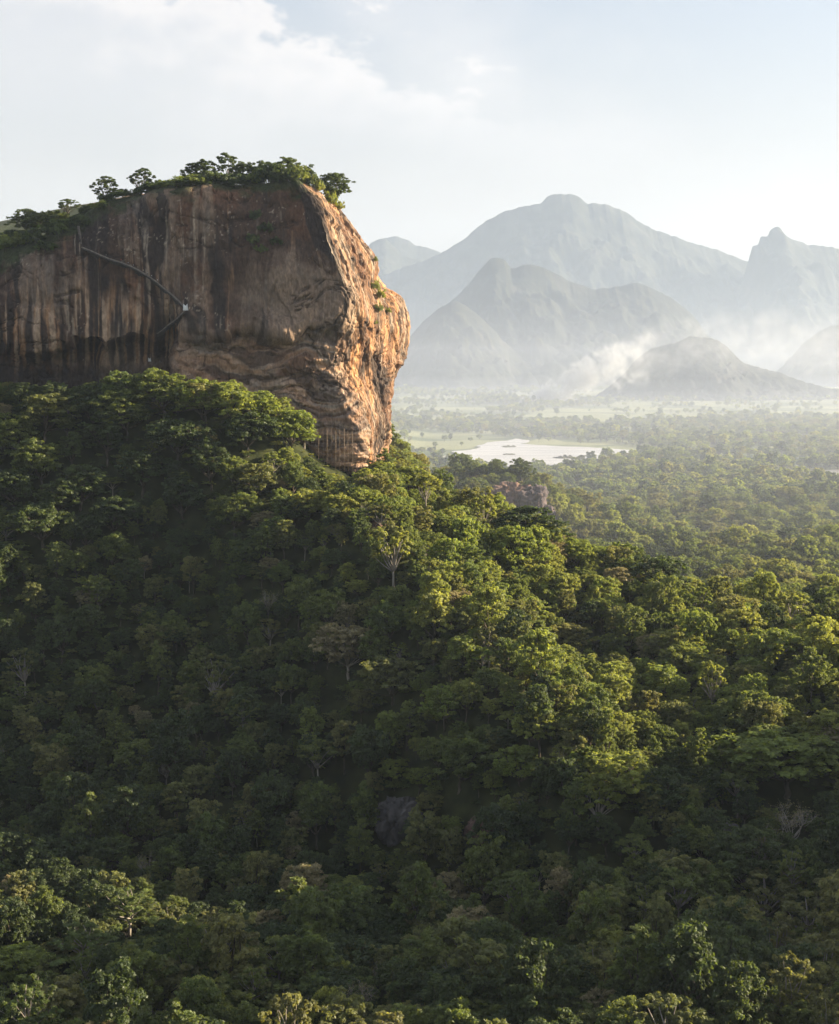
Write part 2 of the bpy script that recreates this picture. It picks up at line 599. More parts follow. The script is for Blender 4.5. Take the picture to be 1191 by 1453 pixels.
WATER = water_mat('lake_water', (0.46, 0.44, 0.41), 0.3)  # pale colour stands in for bright sky reflected in the lake
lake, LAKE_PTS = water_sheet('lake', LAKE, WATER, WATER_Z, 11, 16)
pond, POND_PTS = water_sheet('pond', POND, water_mat('shallow_water', (0.15, 0.13, 0.10), 0.35), WATER_Z, 12, 9)


# ------------------------------------------------------------------ mountains
MT = noise_mat('mountain_forest_and_cliff', [(0.012, 0.016, 0.012), (0.018, 0.022, 0.015), (0.026, 0.030, 0.020), (0.05, 0.048, 0.042)], 0.008, 1.0, 1.0, 0.02, detail=10)


def mountain(name, D, sil, depth, seed, base=None, cob=8.0):
    sil = np.array(sil, float)
    nu = int((sil[-1, 0] - sil[0, 0]) / 1.6) + 2
    px = np.linspace(sil[0, 0], sil[-1, 0], nu)
    py = smooth_interp(px, sil[:, 0], sil[:, 1])
    py = py + fbm(px / 14.0, seed, 0, 3, seed) * 1.5 + fbm(px / 4.0, seed, 3, 3, seed) * 0.7
    X, _, Zr = at(px, py, D)
    w = np.concatenate([np.linspace(-1, 0, 130), np.linspace(0, 1, 30)[1:]])
    zb = height(X, X * 0 + D) - 30 if base is None else np.full(nu, base)
    Uw, Ww = np.meshgrid(np.arange(nu), w, indexing='ij')
    XX = X[Uw]
    hgt = np.maximum(Zr - zb, 5.0)
    kb = max(5, nu // 9) | 1
    hb = np.convolve(np.pad(hgt, kb // 2, mode='edge'), np.hanning(kb + 2)[1:-1] / np.hanning(kb + 2)[1:-1].sum(), 'valid')
    body_w = 1 - np.exp(-(Ww / 0.16) ** 2)
    wd = depth * (0.55 + 0.45 * hgt / hgt.max())
    YY = D + Ww * wd[Uw]
    f = (1 - np.abs(Ww)) ** 1.15
    sp = fbm(XX / (depth * 0.22), YY / (depth * 0.5), 1.3, 4, seed)
    spur = 1 - np.abs(fbm(XX / (depth * 0.16) + sp * 0.6, YY / (depth * 0.7), 7.7, 4, seed + 5)) * 1.6
    f2 = f + (spur - 0.45) * 0.045 * f * (1 - f) * 2 + sp * 0.12 * f * (1 - f) * 2
    ZZ = zb[Uw] + (hgt[Uw] * (1 - body_w) + np.minimum(hb[Uw], hgt[Uw] * 1.08) * body_w) * f2
    ZZ += fbm(XX / 38, YY / 38, 0, 3, seed + 9) * cob * np.clip(1 - f, 0.05, 1) * 0.8 + fbm(XX / (depth * 0.09), YY / (depth * 0.09), 2, 4, seed + 12) * depth * 0.05 * np.clip((1 - f) * 3, 0, 1) * np.clip(f * 4, 0, 1)
    v = np.stack([XX, YY, ZZ], -1).reshape(-1, 3)
    fc = grid_faces(nu, len(w))[:, ::-1]
    me = raw_mesh(name, v, fc.ravel(), np.full(len(fc), 4), [MT], None, True)
    return tag(link(name, me), kind='structure')


mountain('mountain', 12600, [(380, 480), (440, 455), (520, 400), (590, 374), (620, 362), (660, 338), (700, 308), (730, 295), (766, 288), (776, 279), (788, 275), (808, 276), (824, 281), (835, 290), (858, 289), (880, 297), (905, 312), (940, 330), (975, 342), (1010, 352), (1040, 362), (1062, 371), (1100, 388), (1191, 425), (1290, 490), (1340, 540)], 2300, 21)
mountain('mountain', 12000, [(990, 520), (1030, 450), (1060, 378), (1065, 360), (1069, 348), (1077, 345), (1080, 335), (1090, 333), (1093, 326), (1099, 322), (1106, 324), (1113, 331), (1122, 338), (1150, 347), (1191, 352), (1240, 362), (1330, 410), (1420, 520)], 2000, 31)
mountain('mountain', 14600, [(440, 470), (500, 380), (540, 340), (556, 336), (575, 339), (590, 347), (625, 358), (680, 400), (760, 500)], 1900, 41, base=-90)
mountain('mountain', 13300, [(380, 480), (470, 392), (512, 360), (530, 343), (545, 339), (556, 348), (575, 362), (600, 372), (660, 410), (730, 490)], 1700, 51)
mountain('mountain', 8000, [(540, 545), (575, 510), (610, 465), (632, 438), (652, 416), (672, 395), (685, 377), (700, 366), (715, 369), (727, 380), (745, 376), (765, 377), (785, 386), (810, 399), (850, 410), (880, 406), (905, 403), (930, 411), (955, 425), (980, 445), (1005, 475), (1040, 510), (1085, 545)], 1100, 61)
mountain('mountain', 7300, [(500, 560), (545, 520), (580, 480), (605, 452), (632, 432), (645, 428), (660, 434), (682, 450), (702, 470), (724, 492), (765, 522), (810, 550)], 760, 71)
mountain('hill', 5500, [(850, 560), (885, 530), (905, 508), (930, 492), (960, 486), (985, 478), (1005, 479), (1030, 490), (1052, 512), (1080, 521), (1110, 530), (1140, 541), (1210, 556)], 340, 81, cob=12)
mountain('hill', 8000, [(1060, 556), (1110, 520), (1150, 478), (1175, 465), (1210, 458), (1260, 455), (1330, 480), (1400, 550)], 700, 91, cob=12)
#@@ROCK
# ------------------------------------------------------------------ the great rock
def key(table, top):
    """table rows: (py, px, Y) in the photograph, from top to bottom -> x(z), y(z); top = py of its rim"""
    t = np.array(table, float)
    X, Y, Z = at(t[:, 1], t[:, 0], t[:, 2])
    o = np.argsort(Z)
    return dict(z=Z[o], x=X[o], y=Y[o], top=float(at(0.0, top, t[0, 2])[2]))


def col(px, rows, top):
    return key([(py, px, Y) for py, Y in rows], top)


KEYS = [
    col(-330, [(340, 925), (420, 910), (520, 905), (760, 905)], 372),
    col(-190, [(340, 858), (420, 838), (480, 832), (540, 838), (760, 838)], 360),
    col(-70, [(340, 836), (390, 815), (450, 806), (478, 807), (496, 816), (520, 821), (760, 821)], 350),
    col(25, [(330, 832), (370, 812), (420, 801), (470, 799), (486, 801), (502, 814), (530, 821), (760, 821)], 340),
    col(85, [(310, 828), (350, 808), (400, 799), (460, 797), (487, 798), (502, 813), (530, 822), (760, 822)], 318),
    col(145, [(285, 824), (330, 806), (400, 799), (455, 796), (484, 796), (499, 811), (525, 821), (760, 822)], 290),
    col(200, [(270, 818), (300, 807), (400, 801), (450, 798), (475, 799), (490, 813), (520, 823), (760, 824)], 274),
    col(240, [(265, 814), (300, 806), (400, 802), (430, 803), (460, 811), (490, 822), (530, 826), (760, 826)], 267),
    col(264, [(263, 812), (300, 804), (400, 800), (440, 797), (480, 795), (487, 801), (500, 804), (560, 803), (760, 803)], 264),
    col(330, [(260, 811), (300, 803), (380, 798), (440, 795), (472, 792), (478, 798), (490, 800), (540, 801), (600, 800), (760, 802)], 260),
    col(400, [(258, 809), (300, 801), (380, 795), (440, 792), (466, 789), (472, 796), (490, 798), (520, 797), (580, 799), (640, 797), (760, 798)], 258),
    key([(257, 425, 806), (275, 432, 803), (300, 443, 799), (340, 456, 795), (380, 468, 792), (420, 476, 791), (455, 474, 789), (470, 472, 790), (484, 466, 795),
         (520, 462, 796), (580, 474, 796), (640, 484, 795), (760, 488, 796)], 257),
    key([(257, 432, 809), (275, 446, 806), (300, 459, 802), (340, 476, 798), (380, 490, 795), (420, 503, 794), (450, 498, 793), (470, 491, 794), (490, 486, 798),
         (515, 487, 800), (545, 496, 800), (580, 510, 799), (640, 516, 798), (760, 518, 798)], 257),
    key([(259, 437, 822), (275, 452, 822), (300, 471, 822), (340, 498, 822), (380, 516, 820), (420, 525, 818), (450, 535, 818), (480, 536, 820), (515, 530, 822),
         (560, 534, 818), (600, 538, 816), (650, 534, 814), (760, 534, 814)], 260),
    key([(261, 440, 845), (275, 456, 845), (300, 481, 845), (320, 500, 845), (340, 514, 845), (360, 528, 845), (382, 535, 845), (402, 533, 846), (412, 538, 848), (425, 552, 850), (445, 560, 850),
         (470, 562, 850), (490, 560, 848), (515, 560, 845), (545, 555, 842), (600, 552, 838), (640, 549, 836), (664, 542, 836), (760, 540, 836)], 263),
    key([(263, 436, 880), (300, 474, 885), (340, 507, 885), (380, 526, 885), (408, 545, 885), (424, 566, 885), (445, 575, 885), (470, 578, 884), (492, 577, 884), (515, 569, 884),
         (530, 560, 882), (560, 552, 880), (640, 545, 876), (760, 538, 876)], 264),
    key([(266, 420, 940), (340, 480, 950), (400, 520, 950), (450, 548, 950), (500, 548, 950), (560, 535, 945), (760, 520, 940)], 266),
    key([(270, 330, 1000), (400, 400, 1010), (500, 420, 1010), (760, 420, 1010)], 272),
    key([(280, 150, 1040), (400, 180, 1050), (760, 180, 1050)], 284),
    key([(320, -100, 1040), (400, -100, 1050), (760, -100, 1050)], 330),
    key([(350, -330, 1000), (420, -330, 1005), (760, -330, 1005)], 365),
]
NK = len(KEYS)
ROCK_BOT = -112.0


def rock_columns():
    """sample the keys' closed spline so that columns are ~0.6 m apart where the photo looks, coarser behind"""
    us = []
    for k in range(NK):
        a = KEYS[k]; b = KEYS[(k + 1) % NK]
        d = math.hypot(np.interp(20, a['z'], a['x']) - np.interp(20, b['z'], b['x']), np.interp(20, a['z'], a['y']) - np.interp(20, b['z'], b['y']))
        step = (0.42 if k >= 10 else 0.58) if 2 <= k <= 15 else 3.0
        n = max(3, int(d / step))
        us += [k + i / n for i in range(n)]
    return np.array(us)


def facets(px, py, pz, sx, sy, sz, seed, tilt=0.22):
    """flat-faced blocks with sharp joints: every cell of a jittered lattice gets its own offset and slant"""
    qx = px / sx; qy = py / sy; qz = pz / sz
    ix = np.floor(qx); iy = np.floor(qy); iz = np.floor(qz)
    best = np.full(px.shape, 1e9); off = np.zeros(px.shape); sec = np.full(px.shape, 1e9)
    for dx in (-1, 0, 1):
        for dy in (-1, 0, 1):
            for dz in (-1, 0, 1):
                a, b, c_ = ix + dx, iy + dy, iz + dz
                ox = qx - (a + 0.5 + 0.45 * hash3(a, b, c_, seed)); oy = qy - (b + 0.5 + 0.45 * hash3(a, b, c_, seed + 1)); oz = qz - (c_ + 0.5 + 0.45 * hash3(a, b, c_, seed + 2))
                dd = ox * ox + oy * oy + oz * oz
                val = hash3(a, b, c_, seed + 3) + tilt * 6 * (ox * hash3(a, b, c_, seed + 4) + oy * hash3(a, b, c_, seed + 5) + oz * hash3(a, b, c_, seed + 6))
                near_ = dd < best
                sec = np.where(near_, best, np.minimum(sec, dd))
                off = np.where(near_, val, off)
                best = np.minimum(best, dd)
    return off, np.sqrt(sec) - np.sqrt(best)


def build_rock():
    us = rock_columns()
    nu = len(us); nv = 430
    k1 = np.floor(us).astype(int); t = us - k1
    idx = [(k1 - 1) % NK, k1 % NK, (k1 + 1) % NK, (k1 + 2) % NK]
    w = [-0.5 * t + t**2 - 0.5 * t**3, 1 - 2.5 * t**2 + 1.5 * t**3, 0.5 * t + 2 * t**2 - 1.5 * t**3, -0.5 * t**2 + 0.5 * t**3]
    tops = np.array([k['top'] for k in KEYS])
    top = sum(w[i] * tops[idx[i]] for i in range(4))
    top = top + fbm(us * 2.2, 0, 0, 4, 8) * 1.6
    v = np.linspace(0, 1, nv)
    Z = ROCK_BOT + (top[:, None] - ROCK_BOT) * v[None, :]
    X = np.zeros((nu, nv)); Y = np.zeros((nu, nv))
    frontw = 1 - sstep(12.2, 13.2, us)
    Ze = Z + (fbm(us[:, None] * 1.7 + 0 * Z, Z / 70, 0, 3, 58) * 5.0) * frontw[:, None]
    for c in range(nu):
        for i in range(4):
            K = KEYS[idx[i][c]]
            X[c] += w[i][c] * smooth_interp(Ze[c], K['z'], K['x'])
            Y[c] += w[i][c] * smooth_interp(Ze[c], K['z'], K['y'])
    P = np.stack([X, Y, Z], -1)

    def normals(P):
        du = np.roll(P, -1, 0) - np.roll(P, 1, 0)
        dv = np.gradient(P, axis=1)
        n = np.cross(du, dv)
        return n / (np.linalg.norm(n, axis=-1)[..., None] + 1e-9)
    Nn = normals(P)
    x, y, z = P[..., 0], P[..., 1], P[..., 2]
    right = (sstep(11.9, 12.35, us) * (1 - sstep(17.6, 18.4, us)))[:, None] + 0 * z                       # the end that looks to the right
    low = sstep(22, 8, z) * sstep(-150, -130, x)               # below the ledge, right block
    upper = 1 - low
    # arc coordinate along the wall for the vertical fluting
    arc = np.cumsum(np.hypot(np.diff(X[:, 260], append=X[0, 260]), np.diff(Y[:, 260], append=Y[0, 260])))[:, None] + 0 * z
    warp = fbm(arc / 30, z / 40, 0, 3, 60)
    # displacement
    d0 = fbm(x / 75, y / 75, z / 58, 2, 61) * 3.6 * (1 - right)
    patch = sstep(-0.35, 0.35, fbm(x / 40, y / 40, z / 50, 3, 69))
    d = fbm(x / 42, y / 42, z / 46, 3, 70) * 3.4 * (1 - 0.6 * right)
    d += d0
    flute = fbm(arc / 10 + warp * 0.6, z / 85, 0, 3, 71)
    d += (-np.abs(flute) * 2.2 + 0.6) * upper * (1 - right * 0.6) * patch
    gul = fbm(arc / 13.0 + z / 60, z / 110 + warp * 0.5, 3.3, 2, 78)
    wx_ = fbm(x / 16, y / 16, z / 16, 3, 66) * 3.0
    f1, e1 = facets(x + wx_ * .5 + z * .25, y + wx_ * .5, z + wx_, 15, 15, 44, 501)
    f2, e2 = facets(x + wx_ + z * .25, y - wx_, z + wx_ * 0.6, 5.5, 5.5, 13, 511)
    f3, e3 = facets(x + wx_, y + wx_, z - wx_, 13, 13, 7.5, 521)
    d += right * (-(np.abs(gul)) * 1.0 + 0.4 + f1 * 1.05 + f2 * 0.45 - np.clip(0.06 - e1, 0, 1) * 8)
    d += low * (1 - right) * (f3 * 0.9 + f2 * 0.35 - np.clip(0.07 - e3, 0, 1) * 6)
    d += upper * (1 - right) * (f1 * 1.0 + f2 * 0.25)
    pock = fbm(x / 15, y / 15, z / 24 + warp, 3, 68)
    d -= right * sstep(0.30, 0.42, pock) * 1.3
    d += right * fbm(arc / 2.6 + z / 40, z / 40, 6, 3, 67) * 0.40
    blk = fbm(x / 14, y / 14, z / 9 + warp, 4, 72)
    d += blk * (0.6 + 0.5 * low * (1 - right) - 0.4 * right)
    rdg = 1 - np.abs(fbm(x / 20 + z / 60, y / 20, z / 11 + fbm(x / 25, y / 25, z / 40, 2, 5) * 0.8, 4, 73)) * 2
    d += np.clip(rdg, -0.6, 1) * 1.1 * low * (1 - 0.7 * right)
    strat = fbm(x / 40, y / 40, z / 3.4 + warp * 1.6, 3, 74)
    d += strat * (0.85 * low * (1 - 0.6 * right) + 0.2)
    d += fbm(x / 3.0, y / 3.0, z / 4.5, 3, 75, 0.55) * (0.34 + 0.12 * low)
    d += fbm(arc / 2.2, z / 18, 0, 2, 76) * 0.30 * upper
    lj = np.abs(fbm(x / 34 + 40, y / 34, z / 9 + warp * 0.8, 4, 65))
    ljm = sstep(0.0, 0.3, fbm(x / 45, y / 45, z / 30, 2, 64))
    d -= sstep(0.07, 0.0, lj) * ljm * 1.5 * (1 - 0.5 * right)
    d += fbm(x / 1.25, y / 1.25, z / 1.9, 2, 62) * 0.22
    # crack lines below the ledge
    ck = np.abs(fbm(x / 26, y / 26, z / 14, 3, 77))
    d -= np.clip(0.05 - ck, 0, 1) * 26 * low
    fade = sstep(0, 6, top[:, None] - Z) * 0.6 + 0.4
    P = P + Nn * (d * fade)[..., None]
    # round the rim off
    cx, cyy = -150.0, 900.0
    kk = np.clip(1 - (top[:, None] - Z) / 7.0, 0, 1) ** 2 * 3.0
    dirx = cx - P[..., 0]; diry = cyy - P[..., 1]
    ln = np.hypot(dirx, diry) + 1e-6
    P[..., 0] += dirx / ln * kk; P[..., 1] += diry / ln * kk

    # ---- colour of the stone itself (streaks of water stain, lichen, bare patches), plus painted shade and sunlit orange
    Nn = normals(P)
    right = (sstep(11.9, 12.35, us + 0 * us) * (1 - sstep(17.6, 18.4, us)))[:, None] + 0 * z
    c = lambda r, g, b: np.array([r, g, b])
    DARK, RUST, BUFF, GREY, PALE, BLACK, TAN, ORNG = c(.082, .050, .034), c(.150, .074, .042), c(.37, .205, .105), c(.18, .145, .115), c(.50, .40, .30), c(.034, .026, .022), c(.245, .172, .118), c(.54, .275, .12)

    def mixc(A, B, f):
        return A + (B - A) * np.clip(f, 0, 1)[..., None]
    n_b = fbm(x / 28, y / 28, z / 34, 4, 80)
    st1 = fbm(arc / 6.5 + warp * 0.4, z / 95, 0, 4, 81)
    st2 = fbm(arc / 2.6 + warp * 0.3, z / 60, 4, 3, 82)
    st3 = fbm(arc / 1.3, z / 34, 8, 3, 83)
    big = fbm(x / 60, y / 60, z / 48, 3, 91)
    Cc = np.broadcast_to(DARK, P.shape).copy()
    blot = fbm(arc / 24 + warp * 0.7, z / 42, 11, 5, 96, 0.6)
    wide = fbm(arc / 13 + warp * 0.8 + z / 160, z / 70, 3, 4, 97, 0.6)
    Cc = mixc(Cc, RUST, sstep(-0.05, 0.4, n_b + big * 0.5) * 0.85)
    Cc = mixc(Cc, TAN, sstep(0.10, 0.5, blot + wide * 0.5) * 0.6)
    Cc = mixc(Cc, BUFF, sstep(0.28, 0.55, st2 * 0.7 + blot * 0.4 + n_b * 0.3) * 0.5)
    Cc = mixc(Cc, BLACK, sstep(-0.02, 0.32, wide * 0.8 + st1 * 0.35 - blot * 0.5) * 0.92)
    Cc = mixc(Cc, GREY, sstep(0.25, 0.55, st2 * 0.6 + blot * 0.8) * 0.55)
    seep = sstep(0.1, 0.45, fbm(arc / 20, z / 24, 2, 3, 84))
    Cc = mixc(Cc, PALE, sstep(0.42, 0.7, st3 * 0.7 + st2 * 0.5) * seep * 0.55)
    speck = fbm(x / 1.1, y / 1.1, z / 1.4, 2, 92) + 0.5 * fbm(x / 16, y / 16, z / 12, 2, 93)
    Cc = mixc(Cc, PALE, sstep(1.15, 1.25, speck) * 0.5)
    # tan patch on the right half of the front
    tp = sstep(-108, -80, x + n_b * 20) * sstep(74, 40, z + n_b * 24) * (1 - low)
    Cc = mixc(Cc, TAN, tp * (0.85 - 0.7 * sstep(0.0, 0.35, st1)))
    # buff stripes under the left overhang
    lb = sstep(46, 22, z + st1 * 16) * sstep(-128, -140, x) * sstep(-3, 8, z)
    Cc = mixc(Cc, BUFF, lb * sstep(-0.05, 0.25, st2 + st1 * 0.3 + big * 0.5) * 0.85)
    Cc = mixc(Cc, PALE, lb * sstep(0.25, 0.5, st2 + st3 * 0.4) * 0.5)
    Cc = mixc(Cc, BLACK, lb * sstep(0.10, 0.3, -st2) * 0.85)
    # underside of the left overhang: its shade painted in black
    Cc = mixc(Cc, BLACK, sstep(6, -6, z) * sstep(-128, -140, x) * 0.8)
    # right block below the ledge
    bands = fbm(x / 50, y / 50, z / 4.2 + warp * 2.2 + fbm(x / 22, y / 22, z / 22, 3, 85) * 2.0, 4, 86)
    LB = mixc(np.broadcast_to(TAN * np.array([1.55, 1.5, 1.5]), P.shape), GREY * 1.6, sstep(-0.2, 0.4, n_b))
    LB = mixc(LB, BUFF, sstep(0.1, 0.55, bands) * 0.6)
    LB = mixc(LB, DARK, sstep(0.08, 0.42, -bands) * 0.85)
    LB = mixc(LB, RUST, sstep(0.15, 0.5, fbm(x / 18, y / 18, z / 14, 3, 87)) * 0.5)
    Cc = Cc * (1 - low[..., None]) + LB * low[..., None]
    # the right-hand end: bare sandstone with its sunlit orange painted in, and dark drips
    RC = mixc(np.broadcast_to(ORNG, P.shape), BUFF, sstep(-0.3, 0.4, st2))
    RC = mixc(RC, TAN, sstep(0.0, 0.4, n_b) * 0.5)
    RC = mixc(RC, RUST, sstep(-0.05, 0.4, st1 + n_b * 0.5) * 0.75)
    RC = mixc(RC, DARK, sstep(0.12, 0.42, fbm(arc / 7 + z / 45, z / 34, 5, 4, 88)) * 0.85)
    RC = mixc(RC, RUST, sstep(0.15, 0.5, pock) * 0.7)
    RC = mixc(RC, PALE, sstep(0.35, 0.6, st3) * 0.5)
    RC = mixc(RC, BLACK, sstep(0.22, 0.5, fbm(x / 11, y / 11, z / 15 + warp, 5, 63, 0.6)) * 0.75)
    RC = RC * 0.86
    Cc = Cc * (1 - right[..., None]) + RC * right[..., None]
    Cc = mixc(Cc, BLACK, sstep(0.06, 0.0, lj) * ljm * 0.6)
    gr = sstep(9, 1, (top[:, None] - z) + fbm(x / 7, y / 7, z / 5, 4, 95) * 6 - 10 * sstep(-150, -200, x)) * (1 - right)
    Cc = mixc(Cc, c(.045, .058, .020), gr * 0.9)
    Cc *= (1 + 0.22 * fbm(x / 1.8, y / 1.8, z / 2.6, 3, 89))[..., None]
    Cc = np.clip(Cc, 0.01, 0.8)
    # summit: rings closing towards the middle
    rim = P[:, -1]
    rings = []
    ctr = rim.mean(0)
    axis0 = np.stack([np.clip(rim[:, 0], -330, -75), np.full(nu, 900.0) + 0 * rim[:, 0], rim[:, 2]], -1)
    for q in (0.12, 0.3, 0.55, 0.8, 1.0):
        r = rim * (1 - q) + axis0 * q
        r[:, 2] = rim[:, 2] * (1 - q) + np.interp(r[:, 0], [-330, -230, -180, -130, -70], [66, 72, 98, 109, 110]) * q + math.sin(q * 3.1) * 1.5
        r[:, 2] += fbm(r[:, 0] / 14, r[:, 1] / 14, 0, 3, 90) * 1.0
        rings.append(r)
    Pg = np.concatenate([P] + [r[:, None, :] for r in rings], 1)
    Cg = np.concatenate([Cc] + [np.broadcast_to(np.array([.05, .06, .022]), (nu, 1, 3))] * len(rings), 1)
    nvt = Pg.shape[1]
    f = grid_faces(nu, nvt, wrap=True)
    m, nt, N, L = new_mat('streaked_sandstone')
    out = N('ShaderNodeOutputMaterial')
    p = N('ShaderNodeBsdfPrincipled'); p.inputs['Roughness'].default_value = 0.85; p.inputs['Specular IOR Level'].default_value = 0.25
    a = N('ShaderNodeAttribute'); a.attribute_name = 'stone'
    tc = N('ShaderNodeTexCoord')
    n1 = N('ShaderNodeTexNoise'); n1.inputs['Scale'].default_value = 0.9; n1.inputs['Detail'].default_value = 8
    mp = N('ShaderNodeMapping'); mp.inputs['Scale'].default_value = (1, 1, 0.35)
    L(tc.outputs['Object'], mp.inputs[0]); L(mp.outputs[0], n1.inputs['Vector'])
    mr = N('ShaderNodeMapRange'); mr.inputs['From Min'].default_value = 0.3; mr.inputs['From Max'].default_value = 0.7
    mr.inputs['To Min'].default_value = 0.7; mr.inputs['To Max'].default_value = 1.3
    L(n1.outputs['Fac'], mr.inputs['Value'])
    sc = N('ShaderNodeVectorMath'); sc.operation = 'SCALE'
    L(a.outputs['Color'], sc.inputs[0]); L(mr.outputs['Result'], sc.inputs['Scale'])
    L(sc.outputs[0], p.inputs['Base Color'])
    b = N('ShaderNodeBump'); b.inputs['Strength'].default_value = 1.0; b.inputs['Distance'].default_value = 1.1
    L(n1.outputs['Fac'], b.inputs['Height']); L(b.outputs[0], p.inputs['Normal'])
    L(p.outputs[0], out.inputs['Surface'])
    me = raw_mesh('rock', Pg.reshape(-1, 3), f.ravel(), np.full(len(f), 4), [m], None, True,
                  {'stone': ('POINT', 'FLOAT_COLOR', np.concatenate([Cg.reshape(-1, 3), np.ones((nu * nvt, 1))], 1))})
    o = link('rock', me)
    tag(o, 'huge sheer brown rock streaked black, sunlit orange on its right end', 'rock')
    return P, rim


ROCK_P, ROCK_RIM = build_rock()
_rp = ROCK_P[ROCK_P[:, :, 1] < 1e9]
_rpx, _rpy = project(_rp[:, 0], _rp[:, 1], _rp[:, 2])


def rock_at(px, py, rad=4.0):
    """nearest point of the rock's face in that direction"""
    d = np.hypot(_rpx - px, _rpy - py)
    k = np.where(d < rad)[0]
    if len(k) == 0:
        k = np.argsort(d)[:6]
    j = k[np.argmin(_rp[k, 1] + d[k] * 0.5)]
    return _rp[j].copy()
#@@TREES
# ------------------------------------------------------------------ trees
def leaf_cards(geo, rng, centres, radii, flat, n_per, size, mi, out_bias=0.55, droop=0.0, lobetint=None, up=0.25, shell=(0.62, 1.16), longish=1.0, sub=6):
    """leaf clumps as small bent diamonds spread over the skin of each lobe of a crown"""
    if sub > 1:      # every lobe breaks up into smaller sprays on its skin
        nb = len(centres)
        kk = np.repeat(np.arange(nb), sub)
        dd = rng.normal(size=(nb * sub, 3)); dd /= np.linalg.norm(dd, axis=1)[:, None]
        dd[:, 2] = np.where(dd[:, 2] < -0.2, -dd[:, 2], dd[:, 2])
        lobetint = np.clip(rng.uniform(0.25, 0.75, nb)[kk] + rng.normal(0, 0.16, nb * sub), 0, 1)
        centres = centres[kk] + dd * (radii[kk] * rng.uniform(0.55, 1.12, nb * sub))[:, None] * np.array([1, 1, max(flat, 0.4)])
        radii = radii[kk] * rng.uniform(0.22, 0.52, nb * sub)
        n_per = max(4, int(n_per / sub))
    nl = len(centres)
    k = np.repeat(np.arange(nl), n_per)
    n = len(k)
    d = rng.normal(size=(n, 3))
    d /= np.linalg.norm(d, axis=1)[:, None]
    d[:, 2] = np.where(d[:, 2] < -0.35, -d[:, 2], d[:, 2])
    r = radii[k] * rng.uniform(shell[0], shell[1], n)
    # ragged lobes: the skin swells and sinks
    ph = rng.uniform(0, 6.28, (nl, 3))
    r *= 1 + 0.20 * np.sin(d[:, 0] * 4.5 + ph[k, 0]) * np.sin(d[:, 1] * 4.5 + ph[k, 1]) + 0.1 * np.sin(d[:, 2] * 7 + ph[k, 2])
    off = d * r[:, None]
    off[:, 2] *= flat
    pos = centres[k] + off
    nrm = d * np.array([1, 1, 1 / max(flat, 0.45)]) * out_bias + rng.normal(size=(n, 3)) * 0.36
    nrm[:, 2] += up
    nrm /= np.linalg.norm(nrm, axis=1)[:, None]
    ref = rng.normal(size=(n, 3))
    u = np.cross(nrm, ref); u /= np.linalg.norm(u, axis=1)[:, None]
    v = np.cross(nrm, u)
    if droop:
        u[:, 2] -= droop; u /= np.linalg.norm(u, axis=1)[:, None]
    s = size * rng.uniform(0.55, 1.3, n)
    a = (s * longish)[:, None] * u
    b = (s * rng.uniform(0.45, 0.75, n))[:, None] * v
    bend = nrm * (s * rng.uniform(-0.25, 0.1, n))[:, None]
    q = np.stack([pos - a + bend, pos - b * 0.9 + a * rng.uniform(-0.2, 0.2, n)[:, None], pos + a + bend, pos + b], 1)
    lt = rng.uniform(0.2, 0.8, nl) if lobetint is None else lobetint
    tint = np.clip(lt[k] + rng.normal(0, 0.16, n), 0, 1)
    geo.add(q.reshape(-1, 3), np.arange(n * 4).reshape(-1, 4), mi, False, tint)


def limb(geo, rng, p0, p1, r0, r1, sag=0.12, n=6, sides=5):
    t = np.linspace(0, 1, n)[:, None]
    p0 = np.asarray(p0, float); p1 = np.asarray(p1, float)
    L = np.linalg.norm(p1 - p0)
    mid = rng.normal(size=3) * L * sag * np.array([1, 1, 0.5])
    pts = p0 * (1 - t) + p1 * t + mid * (4 * t * (1 - t)) * 0.5
    geo.tube(pts, np.linspace(r0, r1, n), sides)
    return pts


